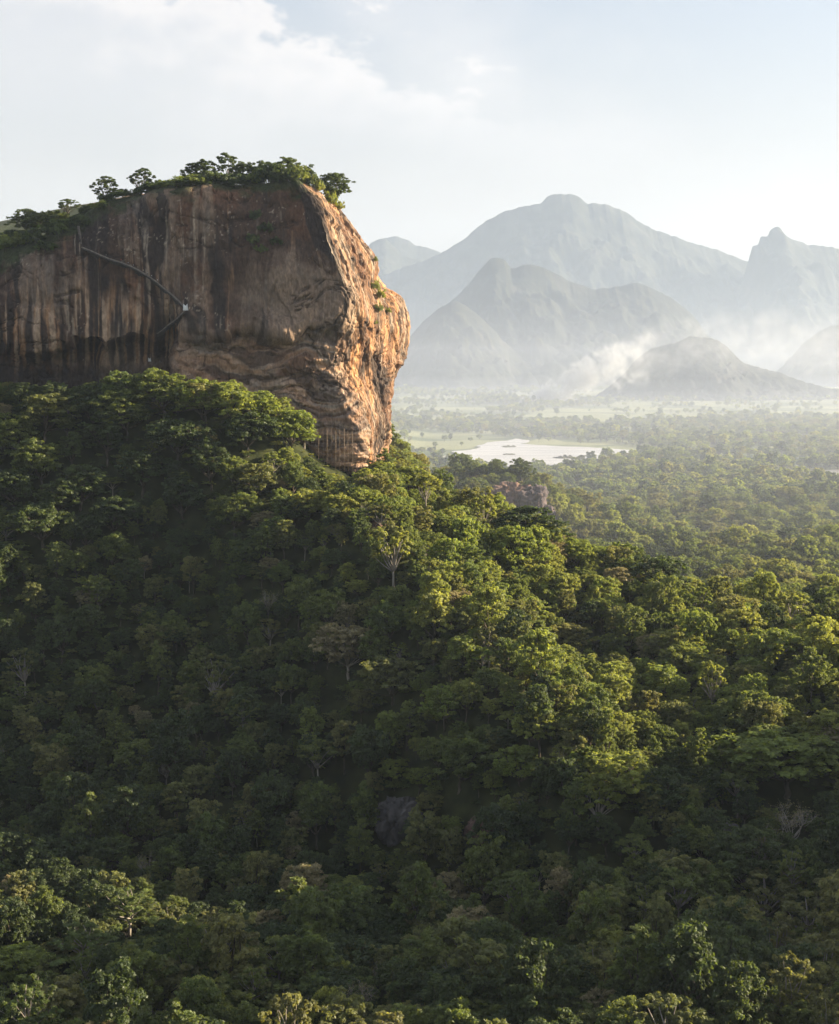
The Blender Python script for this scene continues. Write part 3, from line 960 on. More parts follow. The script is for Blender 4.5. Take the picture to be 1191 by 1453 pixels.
def tree_geo(style, seed, dens=1.0, size=1.0, lobes_k=1.0):
    """returns (trunk Geo, crown Geo): a tree about 20 m tall and 16 m wide standing on z = 0"""
    rng = np.random.default_rng(seed)
    tr, cr = Geo(), Geo()
    lean = rng.normal(size=2) * 0.9
    if style in ('dome', 'tall', 'airy', 'broad'):
        cz, rx, rz, nl, lr = {'dome': (11.2, 6.4, 7.0, 46, (1.3, 2.7)), 'tall': (11.5, 4.8, 8.2, 42, (1.3, 2.4)),
                              'airy': (13.0, 6.3, 5.4, 22, (1.2, 2.1)), 'broad': (10.6, 7.6, 6.0, 54, (1.3, 2.6))}[style]
        nl = int(nl * lobes_k)
        i = np.arange(nl) + 0.5
        ph = np.pi * (1 + 5 ** 0.5) * i + rng.uniform(0, 6)
        cz_ = 1 - (1 - (-0.7)) * i / nl                         # from the top down to below the equator
        rr = np.sqrt(np.clip(1 - cz_**2, 0, 1))
        shell = rng.uniform(0.66, 1.0, nl)
        C = np.stack([np.cos(ph) * rr * rx * shell, np.sin(ph) * rr * rx * shell, cz + cz_ * rz * shell], -1)
        C[:, :2] += rng.normal(size=(nl, 2)) * 0.8 + lean
        # one side bulges, one side is hollow
        an = rng.uniform(0, 6.28)
        k = 1 + 0.20 * np.cos(np.arctan2(C[:, 1], C[:, 0]) - an) + 0.12 * np.cos(3 * np.arctan2(C[:, 1], C[:, 0]) + an)
        C[:, :2] *= k[:, None]
        rad = rng.uniform(*lr, nl)
        leaf_cards(cr, rng, C, rad, 0.72, int(120 * dens), 0.66 * size, 0)
        fork = np.array([lean[0] * 0.5, lean[1] * 0.5, cz * (0.42 if style != 'tall' else 0.55)])
        tr.tube(np.stack([np.linspace(0, fork[0], 5) + rng.normal(size=5) * 0.12, np.linspace(0, fork[1], 5) + rng.normal(size=5) * 0.12, np.linspace(-1.5, fork[2], 5)], -1), [0.62, 0.46, 0.40, 0.36, 0.33], 7)
        for j in rng.permutation(nl)[: (9 if style != 'airy' else 16)]:
            limb(tr, rng, fork - [0, 0, 0.4], C[j], 0.24, 0.06)
    elif style == 'umbrella':
        nl = 24
        ph = rng.uniform(0, 6.28, nl)
        rr = np.sqrt(rng.uniform(0.02, 1, nl)) * 7.4
        C = np.stack([np.cos(ph) * rr, np.sin(ph) * rr, 17.2 - (rr / 7.4) ** 2 * 3.4 - rng.uniform(0, 2.4, nl)], -1)
        rad = rng.uniform(1.8, 3.0, nl)
        leaf_cards(cr, rng, C, rad, 0.34, int(150 * dens), 0.6 * size, 0, up=0.5)
        fork = np.array([*(lean * 0.5), 8.5])
        tr.tube(np.stack([np.linspace(0, fork[0], 5), np.linspace(0, fork[1], 5), np.linspace(-1.5, 8.5, 5)], -1), [0.55, 0.42, 0.37, 0.33, 0.3], 7)
        for j in range(0, nl, 2):
            limb(tr, rng, fork - [0, 0, 0.5], C[j], 0.2, 0.05)
    elif style == 'feathery':
        fork = np.array([*(lean * 0.4), 9.0])
        tr.tube(np.stack([np.linspace(0, fork[0], 5), np.linspace(0, fork[1], 5), np.linspace(-1.5, 9.0, 5)], -1), [0.45, 0.36, 0.31, 0.28, 0.25], 7)
        ends = []
        nb = 15
        for b in range(nb):
            a = b * 2.4 + rng.uniform(-0.3, 0.3)
            hz = 10 + 9.0 * (b + 0.5) / nb
            rr = 7.6 * (1 - ((b + 0.5) / nb) ** 2 * 0.72) * rng.uniform(0.75, 1.1)
            e = np.array([math.cos(a) * rr, math.sin(a) * rr, hz])
            st = fork + [0, 0, (hz - 10) * 0.45 - 0.5]
            pts = limb(tr, rng, st, e, 0.16, 0.03, 0.10, 7)
            for q in (0.5, 0.68, 0.84, 1.0):
                ends.append(st * (1 - q) + e * q + rng.normal(size=3) * [0.8, 0.8, 0.25])
        limb(tr, rng, fork - [0, 0, 0.3], [lean[0] * 0.5, lean[1] * 0.5, 18.5], 0.22, 0.05)
        C = np.array(ends)
        leaf_cards(cr, rng, C, rng.uniform(1.0, 1.9, len(C)), 0.30, int(62 * dens), 0.56 * size, 0, droop=0.25, up=0.55, longish=1.3, sub=2)
    elif style == 'bare':
        fork = np.array([*(lean * 0.5), 6.5])
        tr.tube(np.stack([np.linspace(0, fork[0], 5), np.linspace(0, fork[1], 5), np.linspace(-1.5, 6.5, 5)], -1), [0.5, 0.38, 0.33, 0.3, 0.27], 7)
        ends = []
        for b in range(9):
            a = b * 2.4 + rng.uniform(-0.4, 0.4)
            e = np.array([math.cos(a) * rng.uniform(2.5, 5.5), math.sin(a) * rng.uniform(2.5, 5.5), rng.uniform(11, 17)])
            limb(tr, rng, fork - [0, 0, 0.5], e, 0.2, 0.08, 0.2)
            for c in range(5):
                e2 = e + rng.normal(size=3) * [1.9, 1.9, 1.0] + [0, 0, 1.6]
                limb(tr, rng, e * 0.8 + fork * 0.2 + rng.normal(size=3) * 0.4, e2, 0.08, 0.035, 0.2, 5, 4)
                for g in range(4):
                    e3 = e2 + rng.normal(size=3) * [1.0, 1.0, 0.7] + [0, 0, 0.6]
                    limb(tr, rng, e2 * 0.75 + e * 0.25, e3, 0.05, 0.02, 0.1, 4, 3)
                    ends.append(e3)
        C = np.array(ends)
        leaf_cards(cr, rng, C, rng.uniform(0.4, 0.9, len(C)), 0.7, 5, 0.34 * size, 0, sub=1)
    elif style == 'shrub':
        nl = 14
        ph = rng.uniform(0, 6.28, nl); rr = np.sqrt(rng.uniform(0, 1, nl)) * 3.2
        C = np.stack([np.cos(ph) * rr, np.sin(ph) * rr, 1.6 + rng.uniform(0, 2.4, nl) * (1 - rr / 4.2)], -1)
        leaf_cards(cr, rng, C, rng.uniform(1.0, 1.9, nl), 0.75, int(110 * dens), 0.42 * size, 0)
        for j in range(5):
            limb(tr, rng, [0, 0, -0.5], C[j], 0.10, 0.03, 0.1, 4, 4)
    return tr, cr


# prototypes: (name of the thing, style, leaf material, bark, look words, seed)
PROTO_SPEC = [
    ('dome_deep', 'dome', 'deep', BARK, 101), ('dome_deep2', 'dome', 'deep', BARK, 102),
    ('dome_mid', 'dome', 'mid', BARK, 103), ('dome_mid2', 'broad', 'mid', BARK, 104),
    ('broad_deep', 'broad', 'deep', BARK, 105), ('tall_mid', 'tall', 'mid', BARK, 106),
    ('tall_deep', 'tall', 'deep', BARK, 107), ('dome_lime', 'dome', 'lime', BARK, 108),
    ('broad_lime', 'broad', 'lime', BARK, 109), ('airy_lime', 'airy', 'lime', PALE_BARK, 110),
    ('airy_deep', 'airy', 'deep', BARK, 124),
    ('airy_olive', 'airy', 'olive', PALE_BARK, 111), ('dome_olive', 'dome', 'olive', BARK, 112),
    ('umbrella_mid', 'umbrella', 'mid', PALE_BARK, 113), ('umbrella_lime', 'umbrella', 'lime', PALE_BARK, 114),
    ('feathery_mid', 'feathery', 'mid', PALE_BARK, 115), ('feathery_lime', 'feathery', 'lime', PALE_BARK, 116),
    ('dome_tan', 'dome', 'tan', PALE_BARK, 117), ('tall_olive', 'tall', 'olive', BARK, 118),
    ('bare_tan', 'bare', 'tan', PALE_BARK, 119), ('bare_olive', 'bare', 'olive', PALE_BARK, 120),
    ('shrub_mid', 'shrub', 'mid', BARK, 121), ('shrub_lime', 'shrub', 'lime', BARK, 122), ('shrub_deep', 'shrub', 'deep', BARK, 123),
]
PROTO = {}
for nm, sty, lf, bk, sd in PROTO_SPEC:
    tr, cr = tree_geo(sty, sd, dens=2.5, size=0.60)
    full = Geo().merge(tr, 0)
    full.merge(cr, 1)
    PROTO[nm] = dict(trunk=tr.mesh(nm + '_trunk', [bk]), crown=cr.mesh(nm + '_crown', [LEAF[lf]]), full=full.mesh(nm + '_tree', [bk, LEAF[lf]]), style=sty, leaf=lf)
LOW_SPEC = [('low_deep', 'dome', 'deep', 201), ('low_mid', 'broad', 'mid', 202), ('low_mid2', 'dome', 'mid', 203), ('low_lime', 'dome', 'lime', 204), ('low_olive', 'tall', 'olive', 205), ('low_deep2', 'tall', 'deep', 206)]
LOW = {}
for nm, sty, lf, sd in LOW_SPEC:
    tr, cr = tree_geo(sty, sd, dens=0.26, size=1.9, lobes_k=0.7)
    full = Geo().merge(tr, 0); full.merge(cr, 1)
    LOW[nm] = full.mesh(nm + '_tree', [BARK, LEAF[lf]])

# where the rock stands (no trees inside it)
_foot = ROCK_P[::6, 195, :2]
FOOT = [tuple(p) for p in _foot]


def in_rock(x, y, grow=2.0):
    c = np.array([-170.0, 900.0])
    f = _foot - c
    f = f * (1 + grow / np.linalg.norm(f, axis=1))[:, None] + c
    return inside(x, y, [tuple(p) for p in f])


TREES = []      # every tree: dict(x, y, z, p=proto, s=(sx,sy,sz), rz)


def put(px, py_top, Y, proto, width_px):
    """a particular tree of the photograph: its top and width; it stands where that line of sight meets the ground"""
    for Yq in np.arange(318.0, 960.0, 2.0):
        x, y, zt = (float(v) for v in at(px, py_top, Yq))
        h = min(0.86 * width_px * Yq / 2000.0, 27.0) if proto[:4] != 'tall' else min(1.15 * width_px * Yq / 2000.0, 27.0)
        zb = float(height(x, y))
        if zt - zb <= h:
            break
    sw = width_px * Yq / 2000.0 / 17.0
    TREES.append(dict(x=x, y=y, z=zt - h, p=proto, s=(sw, sw, h / 18.6), rz=random.uniform(0, 6.28), hero=True))


HERO = [
    (180, 1262, 412, 'feathery_mid', 120), (112, 1312, 388, 'feathery_mid', 125), (15, 1335, 372, 'broad_lime', 110), (385, 1362, 372, 'feathery_lime', 66),
    (300, 1390, 366, 'dome_lime', 125), (500, 1248, 425, 'umbrella_lime', 80), (545, 1300, 402, 'dome_olive', 66), (590, 1236, 420, 'airy_olive', 95),
    (425, 1258, 425, 'tall_mid', 100), (1085, 1240, 402, 'airy_olive', 105), (1145, 1268, 396, 'airy_olive', 115), (1120, 1036, 505, 'broad_lime', 185),
    (850, 1106, 480, 'airy_lime', 95), (1125, 838, 640, 'airy_lime', 85), (1060, 826, 655, 'dome_lime', 70), (1175, 850, 640, 'dome_deep', 75),
    (715, 1315, 398, 'dome_mid', 110), (870, 1262, 420, 'tall_olive', 95), (375, 724, 715, 'dome_tan', 46), (735, 722, 745, 'dome_deep', 110),
    (935, 790, 700, 'dome_deep2', 100), (980, 1300, 398, 'umbrella_mid', 70), (800, 1340, 394, 'airy_olive', 50), (495, 885, 610, 'dome_tan', 95),
    (560, 930, 588, 'dome_olive', 90), (650, 1045, 530, 'dome_mid', 100), (740, 1060, 510, 'dome_lime', 80), (865, 1062, 500, 'broad_lime', 110),
    (410, 580, 770, 'dome_lime', 85), (335, 540, 785, 'dome_lime', 90), (235, 526, 788, 'dome_mid', 105), (388, 640, 758, 'airy_lime', 48), (130, 545, 788, 'dome_deep', 90),
    (512, 668, 780, 'dome_lime', 44), (537, 661, 782, 'dome_mid', 42), (528, 664, 780, 'broad_lime', 48), (562, 668, 780, 'dome_mid', 50), (290, 536, 770, 'dome_lime', 80), (370, 548, 770, 'broad_lime', 75), (180, 530, 770, 'dome_mid', 85),
    (470, 668, 780, 'broad_lime', 50), (545, 655, 785, 'dome_lime', 50), (580, 660, 786, 'dome_lime', 60), (650, 735, 745, 'dome_mid', 70),
    (1125, 1150, 455, 'bare_tan', 80), (510, 1405, 358, 'bare_tan', 70), (850, 1412, 356, 'bare_tan', 66), (1165, 1405, 358, 'bare_tan', 70), (215, 1420, 356, 'bare_tan', 60),
    (680, 1430, 352, 'dome_mid', 90), (100, 1408, 362, 'dome_olive', 100), (960, 1425, 354, 'dome_mid', 110), (590, 1418, 352, 'dome_olive', 80), (770, 1425, 354, 'dome_mid', 80), (1060, 1425, 352, 'dome_olive', 90), (430, 1432, 352, 'dome_olive', 70),
    (20, 1180, 470, 'dome_deep', 90), (1175, 1345, 380, 'dome_mid', 90), (1010, 1395, 368, 'dome_deep', 90), (880, 1385, 372, 'tall_mid', 80), (690, 1385, 372, 'tall_deep', 90), (570, 1370, 376, 'tall_deep', 90), (470, 1375, 374, 'broad_deep', 100), (210, 1340, 384, 'dome_deep', 90),
]
for h in HERO:
    put(*h)

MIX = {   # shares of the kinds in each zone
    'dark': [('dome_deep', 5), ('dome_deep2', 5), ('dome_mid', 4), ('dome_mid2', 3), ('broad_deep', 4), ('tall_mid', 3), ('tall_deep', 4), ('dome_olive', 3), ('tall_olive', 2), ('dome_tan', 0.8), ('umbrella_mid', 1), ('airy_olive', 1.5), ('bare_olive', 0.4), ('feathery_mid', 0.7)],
    'spur': [('dome_deep', 0.7), ('dome_mid', 3.5), ('dome_mid2', 4), ('dome_lime', 7), ('broad_lime', 7), ('airy_lime', 2), ('tall_mid', 2), ('umbrella_lime', 2), ('dome_olive', 3), ('tall_olive', 1), ('dome_tan', 0.9), ('airy_olive', 1.2)],  # extra yellow-green trees put the spur's sunlight into leaf colour
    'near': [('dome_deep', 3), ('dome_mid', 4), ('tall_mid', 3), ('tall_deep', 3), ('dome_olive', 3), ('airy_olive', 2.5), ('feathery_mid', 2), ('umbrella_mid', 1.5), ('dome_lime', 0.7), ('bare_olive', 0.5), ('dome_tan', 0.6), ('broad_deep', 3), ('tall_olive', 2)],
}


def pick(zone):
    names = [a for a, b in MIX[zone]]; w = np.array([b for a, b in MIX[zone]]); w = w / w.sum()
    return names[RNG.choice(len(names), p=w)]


# dense growth on the steep ground under the wall
for px, py, w_ in ((60, 556, 110), (20, 590, 100), (180, 556, 95), (292, 540, 88), (150, 592, 100), (250, 588, 100), (352, 580, 95), (60, 625, 100), (300, 630, 90), (200, 640, 92), (110, 660, 95), (20, 660, 95),
                   (360, 655, 85), (260, 680, 90), (160, 700, 95), (60, 710, 100), (330, 700, 85), (440, 690, 80), (430, 600, 50), (480, 700, 70), (520, 690, 65)):
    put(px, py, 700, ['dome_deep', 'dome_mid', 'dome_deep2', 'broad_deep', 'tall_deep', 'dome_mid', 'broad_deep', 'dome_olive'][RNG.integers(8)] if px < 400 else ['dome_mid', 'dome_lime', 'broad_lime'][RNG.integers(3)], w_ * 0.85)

def ground_hit(px, py):
    for Y in np.arange(330.0, 900.0, 2.0):
        x, y, z = (float(v) for v in at(px, py, Y))
        if z - height(x, y) < 2.0:
            break
    return x, y


BOULDER_SPOTS = [ground_hit(*q) for q in ((566, 1168), (1030, 1190), (684, 1182))]
# the hill's forest
sp = 7.6
gx = np.arange(-420, 520, sp); gy = np.arange(335, 1130, sp)
GX, GY = np.meshgrid(gx, gy, indexing='ij')
GX = (GX + RNG.uniform(-0.46, 0.46, GX.shape) * sp).ravel(); GY = (GY + RNG.uniform(-0.46, 0.46, GY.shape) * sp).ravel()
GZ = height(GX, GY)
rk = in_rock(GX, GY, 3.0)
ppx, ppy = project(GX, GY, GZ + 12)
hx = np.array([t['x'] for t in TREES]); hy = np.array([t['y'] for t in TREES]); hr = np.array([t['s'][0] * 6.0 for t in TREES])
for i in range(len(GX)):
    x, y, z = float(GX[i]), float(GY[i]), float(GZ[i])
    if rk[i] or ppx[i] < -190 or ppx[i] > 1191 + (900 if 420 < GY[i] < 640 else 330):
        continue
    if np.any(np.hypot(hx - x, hy - y) < hr):
        continue
    if y < 372 and ppy[i] > 1640:
        continue
    # bare strip at the foot of the scaffold
    if 436 < ppx[i] < 510 and y > 738:
        continue
    if any(abs(x - bx) < 6.0 + 0.03 * (by - y) and -17 < y - by < 6 for bx, by in BOULDER_SPOTS):
        continue
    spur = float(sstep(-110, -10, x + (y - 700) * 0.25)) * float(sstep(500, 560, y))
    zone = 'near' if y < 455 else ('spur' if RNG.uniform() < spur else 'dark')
    s = float(np.clip(RNG.lognormal(-0.50, 0.33), 0.32, 1.3))
    if y < 470:
        s *= 1.12
    hs = s * RNG.uniform(0.8, 1.35)
    if y > 765 and x < -20:          # low growth right under the wall
        hs *= 0.75
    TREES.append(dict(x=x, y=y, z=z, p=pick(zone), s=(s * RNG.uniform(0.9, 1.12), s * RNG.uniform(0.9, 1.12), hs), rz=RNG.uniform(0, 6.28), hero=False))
#@@FOREST
# trees of the summit: px, py of the top, distance, kind, width px, height px
SUMMIT = [
    (153, 253, 832, 'airy_deep', 46, 37), (199, 240, 834, 'airy_deep', 44, 36), (279, 229, 832, 'dome_deep', 46, 34), (325, 219, 834, 'airy_deep', 46, 40),
    (350, 232, 828, 'dome_deep2', 40, 34), (376, 227, 826, 'broad_deep', 52, 38), (404, 227, 824, 'dome_deep', 50, 38), (426, 237, 828, 'dome_mid', 30, 30),
    (469, 246, 838, 'dome_deep2', 50, 36), (440, 238, 840, 'tall_deep', 30, 28), (300, 243, 830, 'dome_mid', 40, 26),
    (94, 283, 842, 'airy_deep', 36, 22), (44, 299, 846, 'dome_deep', 44, 32), (72, 296, 842, 'broad_deep', 52, 34), (18, 326, 846, 'dome_deep2', 54, 28), (98, 304, 838, 'dome_mid', 44, 26), (125, 290, 836, 'broad_deep', 36, 22),
]
for px, py, Y, p_, wpx, hpx in SUMMIT:
    x, y, zt = (float(v) for v in at(px, py, Y))
    h = hpx * Y / 2000.0
    TREES.append(dict(x=x, y=y, z=zt - h * 1.3, p=p_, s=(wpx * Y / 2000.0 / 15.0, wpx * Y / 2000.0 / 15.0, h * 1.3 / 18.5), rz=RNG.uniform(0, 6.28), hero=True, summit=True))

# ------------------------------------------------------------------ which trees show largest -> individuals
def visible_size():
    F = 3.0
    w, h = int(1191 / F), int(1453 / F)
    buf = np.zeros((h, w), bool)
    yy, xx = np.mgrid[0:h, 0:w]
    order = sorted(range(len(TREES)), key=lambda i: TREES[i]['y'])
    for i in order:
        t = TREES[i]
        cx, cy_ = project(t['x'], t['y'], t['z'] + 12.5 * t['s'][2])
        rx = 7.0 * t['s'][0] * 2000 / t['y'] / F; ry = 6.2 * t['s'][2] * 2000 / t['y'] / F
        t['px'], t['py'] = float(cx), float(cy_)
        cx /= F; cy_ /= F
        x0, x1 = max(0, int(cx - rx - 1)), min(w, int(cx + rx + 2)); y0, y1 = max(0, int(cy_ - ry - 1)), min(h, int(cy_ + ry + 2))
        if x0 >= x1 or y0 >= y1:
            t['vis'] = 0; continue
        m = ((xx[y0:y1, x0:x1] - cx) / rx) ** 2 + ((yy[y0:y1, x0:x1] - cy_) / ry) ** 2 < 1
        sub = buf[y0:y1, x0:x1]
        t['vis'] = int((m & ~sub).sum())
        sub |= m


visible_size()
MAX_TREES = 298
order = sorted([i for i, t in enumerate(TREES) if not t.get('summit')], key=lambda i: -TREES[i]['vis'])
single = [i for i, t in enumerate(TREES) if t.get('summit')] + order
single = [i for i in single if TREES[i]['vis'] > 0][:MAX_TREES]
for i in single:
    TREES[i]['single'] = True

KIND_NAME = {'dome': 'broadleaf_tree', 'broad': 'spreading_tree', 'tall': 'tall_tree', 'airy': 'open_crowned_tree', 'umbrella': 'flat_topped_tree', 'feathery': 'feathery_tree', 'bare': 'sparse_tree'}
SHAPE = {'dome': 'round-crowned', 'broad': 'broad-crowned', 'tall': 'tall narrow', 'airy': 'open-crowned', 'umbrella': 'flat-topped', 'feathery': 'layered feathery', 'bare': 'nearly bare'}
TONE = {'deep': 'dark green', 'mid': 'green', 'lime': 'yellow-green', 'olive': 'olive-green', 'tan': 'pale tan'}


def place_of(t):
    px, py = t['px'], t['py']
    if t.get('summit'):
        return 'on top of the great rock'
    if py > 1365:
        return 'along the bottom edge of the forest'
    if py > 1255:
        return 'in the dark hollow below the hill'
    if py > 1120:
        return 'at the shaded foot of the slope'
    if py > 980:
        return 'on the lower hillside'
    if py > 820:
        return 'on the middle of the hillside'
    if py > 690:
        return 'on the upper hillside'
    return 'at the foot of the great rock'


ORD = ['first', 'second', 'third', 'fourth', 'fifth', 'sixth', 'seventh', 'eighth', 'ninth', 'tenth', 'eleventh', 'twelfth', 'thirteenth', 'fourteenth', 'fifteenth', 'sixteenth', 'seventeenth', 'eighteenth', 'nineteenth', 'twentieth']


def ordinal_labels(items, look, where):
    """items: list of (px, key). Labels that count along the picture from one side"""
    items = sorted(items)
    n = len(items)
    res = {}
    for i, (_, k) in enumerate(items):
        if n == 1:
            res[k] = f'{look} {where}'
        elif i == 0:
            res[k] = f'leftmost {look} {where}'
        elif i == n - 1:
            res[k] = f'rightmost {look} {where}'
        elif i <= (n - 1) / 2:
            res[k] = f'{look} {where}, {ORD[i]} from the left'
        else:
            res[k] = f'{look} {where}, {ORD[n - 1 - i]} from the right'
    return res


buckets = {}
for i in single:
    t = TREES[i]
    P_ = PROTO[t['p']]
    buckets.setdefault((f"{TONE[P_['leaf']]} {SHAPE[P_['style']]} tree", place_of(t)), []).append((t['px'], i))
LABEL = {}
for (look, where), it in buckets.items():
    LABEL.update(ordinal_labels(it, look, where))

FIRST = {}
for i in single:
    t = TREES[i]; P_ = PROTO[t['p']]
    nm = KIND_NAME[P_['style']]
    if t['p'] not in FIRST:
        root = empty(nm, (0, 0, 0))
        a = link('trunk', P_['trunk'], root); b = link('crown', P_['crown'], root)
        FIRST[t['p']] = (root, a, b)
    else:
        r0, a0, b0 = FIRST[t['p']]
        root = r0.copy(); COL.objects.link(root)
        a = a0.copy(); COL.objects.link(a); a.parent = root
        b = b0.copy(); COL.objects.link(b); b.parent = root
    root.location = (t['x'], t['y'], t['z']); root.rotation_euler = (0, 0, t['rz']); root.scale = t['s']
    tag(root, LABEL[i], 'tree', 'trees on top of the rock' if t.get('summit') else 'forest trees on the hillside')

# ------------------------------------------------------------------ shrubs on the rock
SHRUBS = [   # px, py (root), kind, width px, height px, offset towards the viewer, place
    (362, 318, 'shrub_deep', 26, 22, 'w'), (378, 338, 'shrub_deep', 34, 26, 'w'), (360, 352, 'shrub_deep', 30, 22, 'w'), (392, 352, 'shrub_deep', 26, 18, 'w'), (372, 362, 'shrub_mid', 22, 16, 'w'),
    (536, 374, 'shrub_mid', 12, 10, 'e'), (536, 414, 'shrub_lime', 17, 20, 'e'), (543, 430, 'shrub_lime', 18, 22, 'e'), (541, 446, 'shrub_mid', 16, 18, 'e'), (552, 446, 'shrub_lime', 10, 12, 'e'), (535, 462, 'shrub_lime', 12, 9, 'e'),
    (440, 258, 'shrub_lime', 26, 20, 't'), (455, 268, 'shrub_lime', 22, 18, 't'), (474, 290, 'shrub_lime', 26, 26, 't'), (484, 296, 'shrub_lime', 16, 14, 't'), (420, 258, 'shrub_mid', 30, 20, 't'),
    (250, 268, 'shrub_mid', 50, 16, 't'), (225, 272, 'shrub_mid', 44, 14, 't'), (280, 266, 'shrub_mid', 54, 18, 't'), (315, 262, 'shrub_deep', 50, 20, 't'), (345, 264, 'shrub_deep', 44, 22, 't'), (380, 264, 'shrub_deep', 48, 24, 't'), (405, 262, 'shrub_deep', 40, 22, 't'),
    (335, 250, 'shrub_deep', 40, 24, 't'), (362, 248, 'shrub_mid', 40, 24, 't'), (392, 248, 'shrub_deep', 40, 26, 't'), (415, 248, 'shrub_deep', 34, 22, 't'), (298, 256, 'shrub_deep', 40, 20, 't'), (265, 258, 'shrub_deep', 36, 16, 't'), (450, 252, 'shrub_deep', 26, 22, 't'), (478, 275, 'shrub_deep', 26, 22, 't'), (138, 292, 'shrub_mid', 34, 14, 't'), (215, 268, 'shrub_deep', 34, 14, 't'), (40, 328, 'shrub_deep', 50, 26, 't'), (75, 318, 'shrub_deep', 46, 24, 't'),
    (180, 280, 'shrub_deep', 44, 16, 't'), (205, 276, 'shrub_deep', 36, 16, 't'), (152, 294, 'shrub_deep', 40, 16, 't'), (110, 318, 'shrub_deep', 40, 22, 't'), (85, 330, 'shrub_deep', 50, 28, 't'), (55, 340, 'shrub_deep', 54, 28, 't'), (25, 345, 'shrub_mid', 50, 22, 't'), (5, 350, 'shrub_mid', 44, 20, 't'), (65, 352, 'shrub_deep', 44, 18, 't'),
]
WHERE = {'w': 'clinging to the shaded face of the great rock', 'e': 'on the sunlit right end of the great rock', 't': 'along the top edge of the great rock'}
SB = {}
for i, (px, py, p_, wpx, hpx, w_) in enumerate(SHRUBS):
    SB.setdefault((TONE[PROTO[p_]['leaf']] + ' shrub', w_), []).append((px, i))
SL = {}
for (look, w_), it in SB.items():
    SL.update(ordinal_labels(it, look, WHERE[w_]))
for i, (px, py, p_, wpx, hpx, w_) in enumerate(SHRUBS):
    P_ = PROTO[p_]
    q = rock_at(px, py)
    if p_ not in FIRST:
        root = empty('shrub', (0, 0, 0))
        FIRST[p_] = (root, link('stem', P_['trunk'], root), link('foliage', P_['crown'], root))
    else:
        r0, a0, b0 = FIRST[p_]
        root = r0.copy(); COL.objects.link(root)
        a = a0.copy(); COL.objects.link(a); a.parent = root
        b = b0.copy(); COL.objects.link(b); b.parent = root
    if w_ == 't' and 140 < px < 436:
        ra, rb = project(ROCK_RIM[:, 0], ROCK_RIM[:, 1], ROCK_RIM[:, 2])
        cand = np.where(ROCK_RIM[:, 1] < 850)[0]
        q = ROCK_RIM[cand[np.argmin(np.abs(ra[cand] - px))]] + np.array([0, -0.5, 0.2])
    k = q[1] / 2000.0
    root.location = (q[0], q[1] + (0.8 if w_ != 't' else 2.0), q[2] - 0.6); root.rotation_euler = (0, 0, i * 1.7)
    root.scale = (wpx * k / 8.6, wpx * k / 8.6 * (1.0 if w_ == 't' else 0.7), hpx * k / 5.0 * (1.5 if w_ == 't' else 1.2))
    if w_ == 't':
        root.location.z -= 1.35 * root.scale[2]
    tag(root, SL[i], 'shrub', 'shrubs growing on the rock')

# ------------------------------------------------------------------ the rest of the forest: one uncountable mass
SRC = list(PROTO.keys()) + list(LOW.keys())
SRC_MESH = [PROTO[k]['full'] for k in PROTO] + [LOW[k] for k in LOW]
pts, kid, scl, rot = [], [], [], []
for t in TREES:
    if t.get('single'):
        continue
    pts.append((t['x'], t['y'], t['z'])); kid.append(SRC.index(t['p'])); scl.append(t['s']); rot.append(t['rz'])
# undergrowth between the trees
n = 9500
ux = RNG.uniform(-400, 440, n); uy = RNG.uniform(350, 1000, n)
uz = height(ux, uy); ur = in_rock(ux, uy, 1.0)
for bx, by in BOULDER_SPOTS:
    ur |= (np.abs(ux - bx) < 6) & (uy > by - 8) & (uy < by + 5)
upx, upy = project(ux, uy, uz)
for i in range(n):
    if ur[i] or upx[i] < -150 or upx[i] > 1450:
        continue
    strip = 420 < upx[i] < 520 and uy[i] > 755
    s = RNG.uniform(0.45, 1.1) * (0.45 if strip else 1.0)
    pts.append((ux[i], uy[i], uz[i])); kid.append(SRC.index(['shrub_deep', 'shrub_mid', 'shrub_lime'][RNG.choice(3, p=[0.4, 0.4, 0.2])] if not strip else 'shrub_lime'))
    scl.append((s, s, s * RNG.uniform(0.7, 1.2))); rot.append(RNG.uniform(0, 6.28))

FIELDS = [
    [(770, 582), (830, 577), (960, 574), (1191, 566), (1400, 562), (1400, 590), (1191, 592), (1050, 590), (960, 600), (850, 602), (765, 599)],
    [(540, 612), (640, 612), (715, 617), (745, 624), (690, 634), (640, 650), (590, 652), (540, 655)],
    [(560, 578), (700, 574), (740, 578), (700, 585), (560, 590)],
    [(700, 560), (860, 556), (1191, 552), (1300, 550), (1300, 560), (1000, 563), (760, 568)],
]
LOWW = [SRC.index(k) for k in LOW]


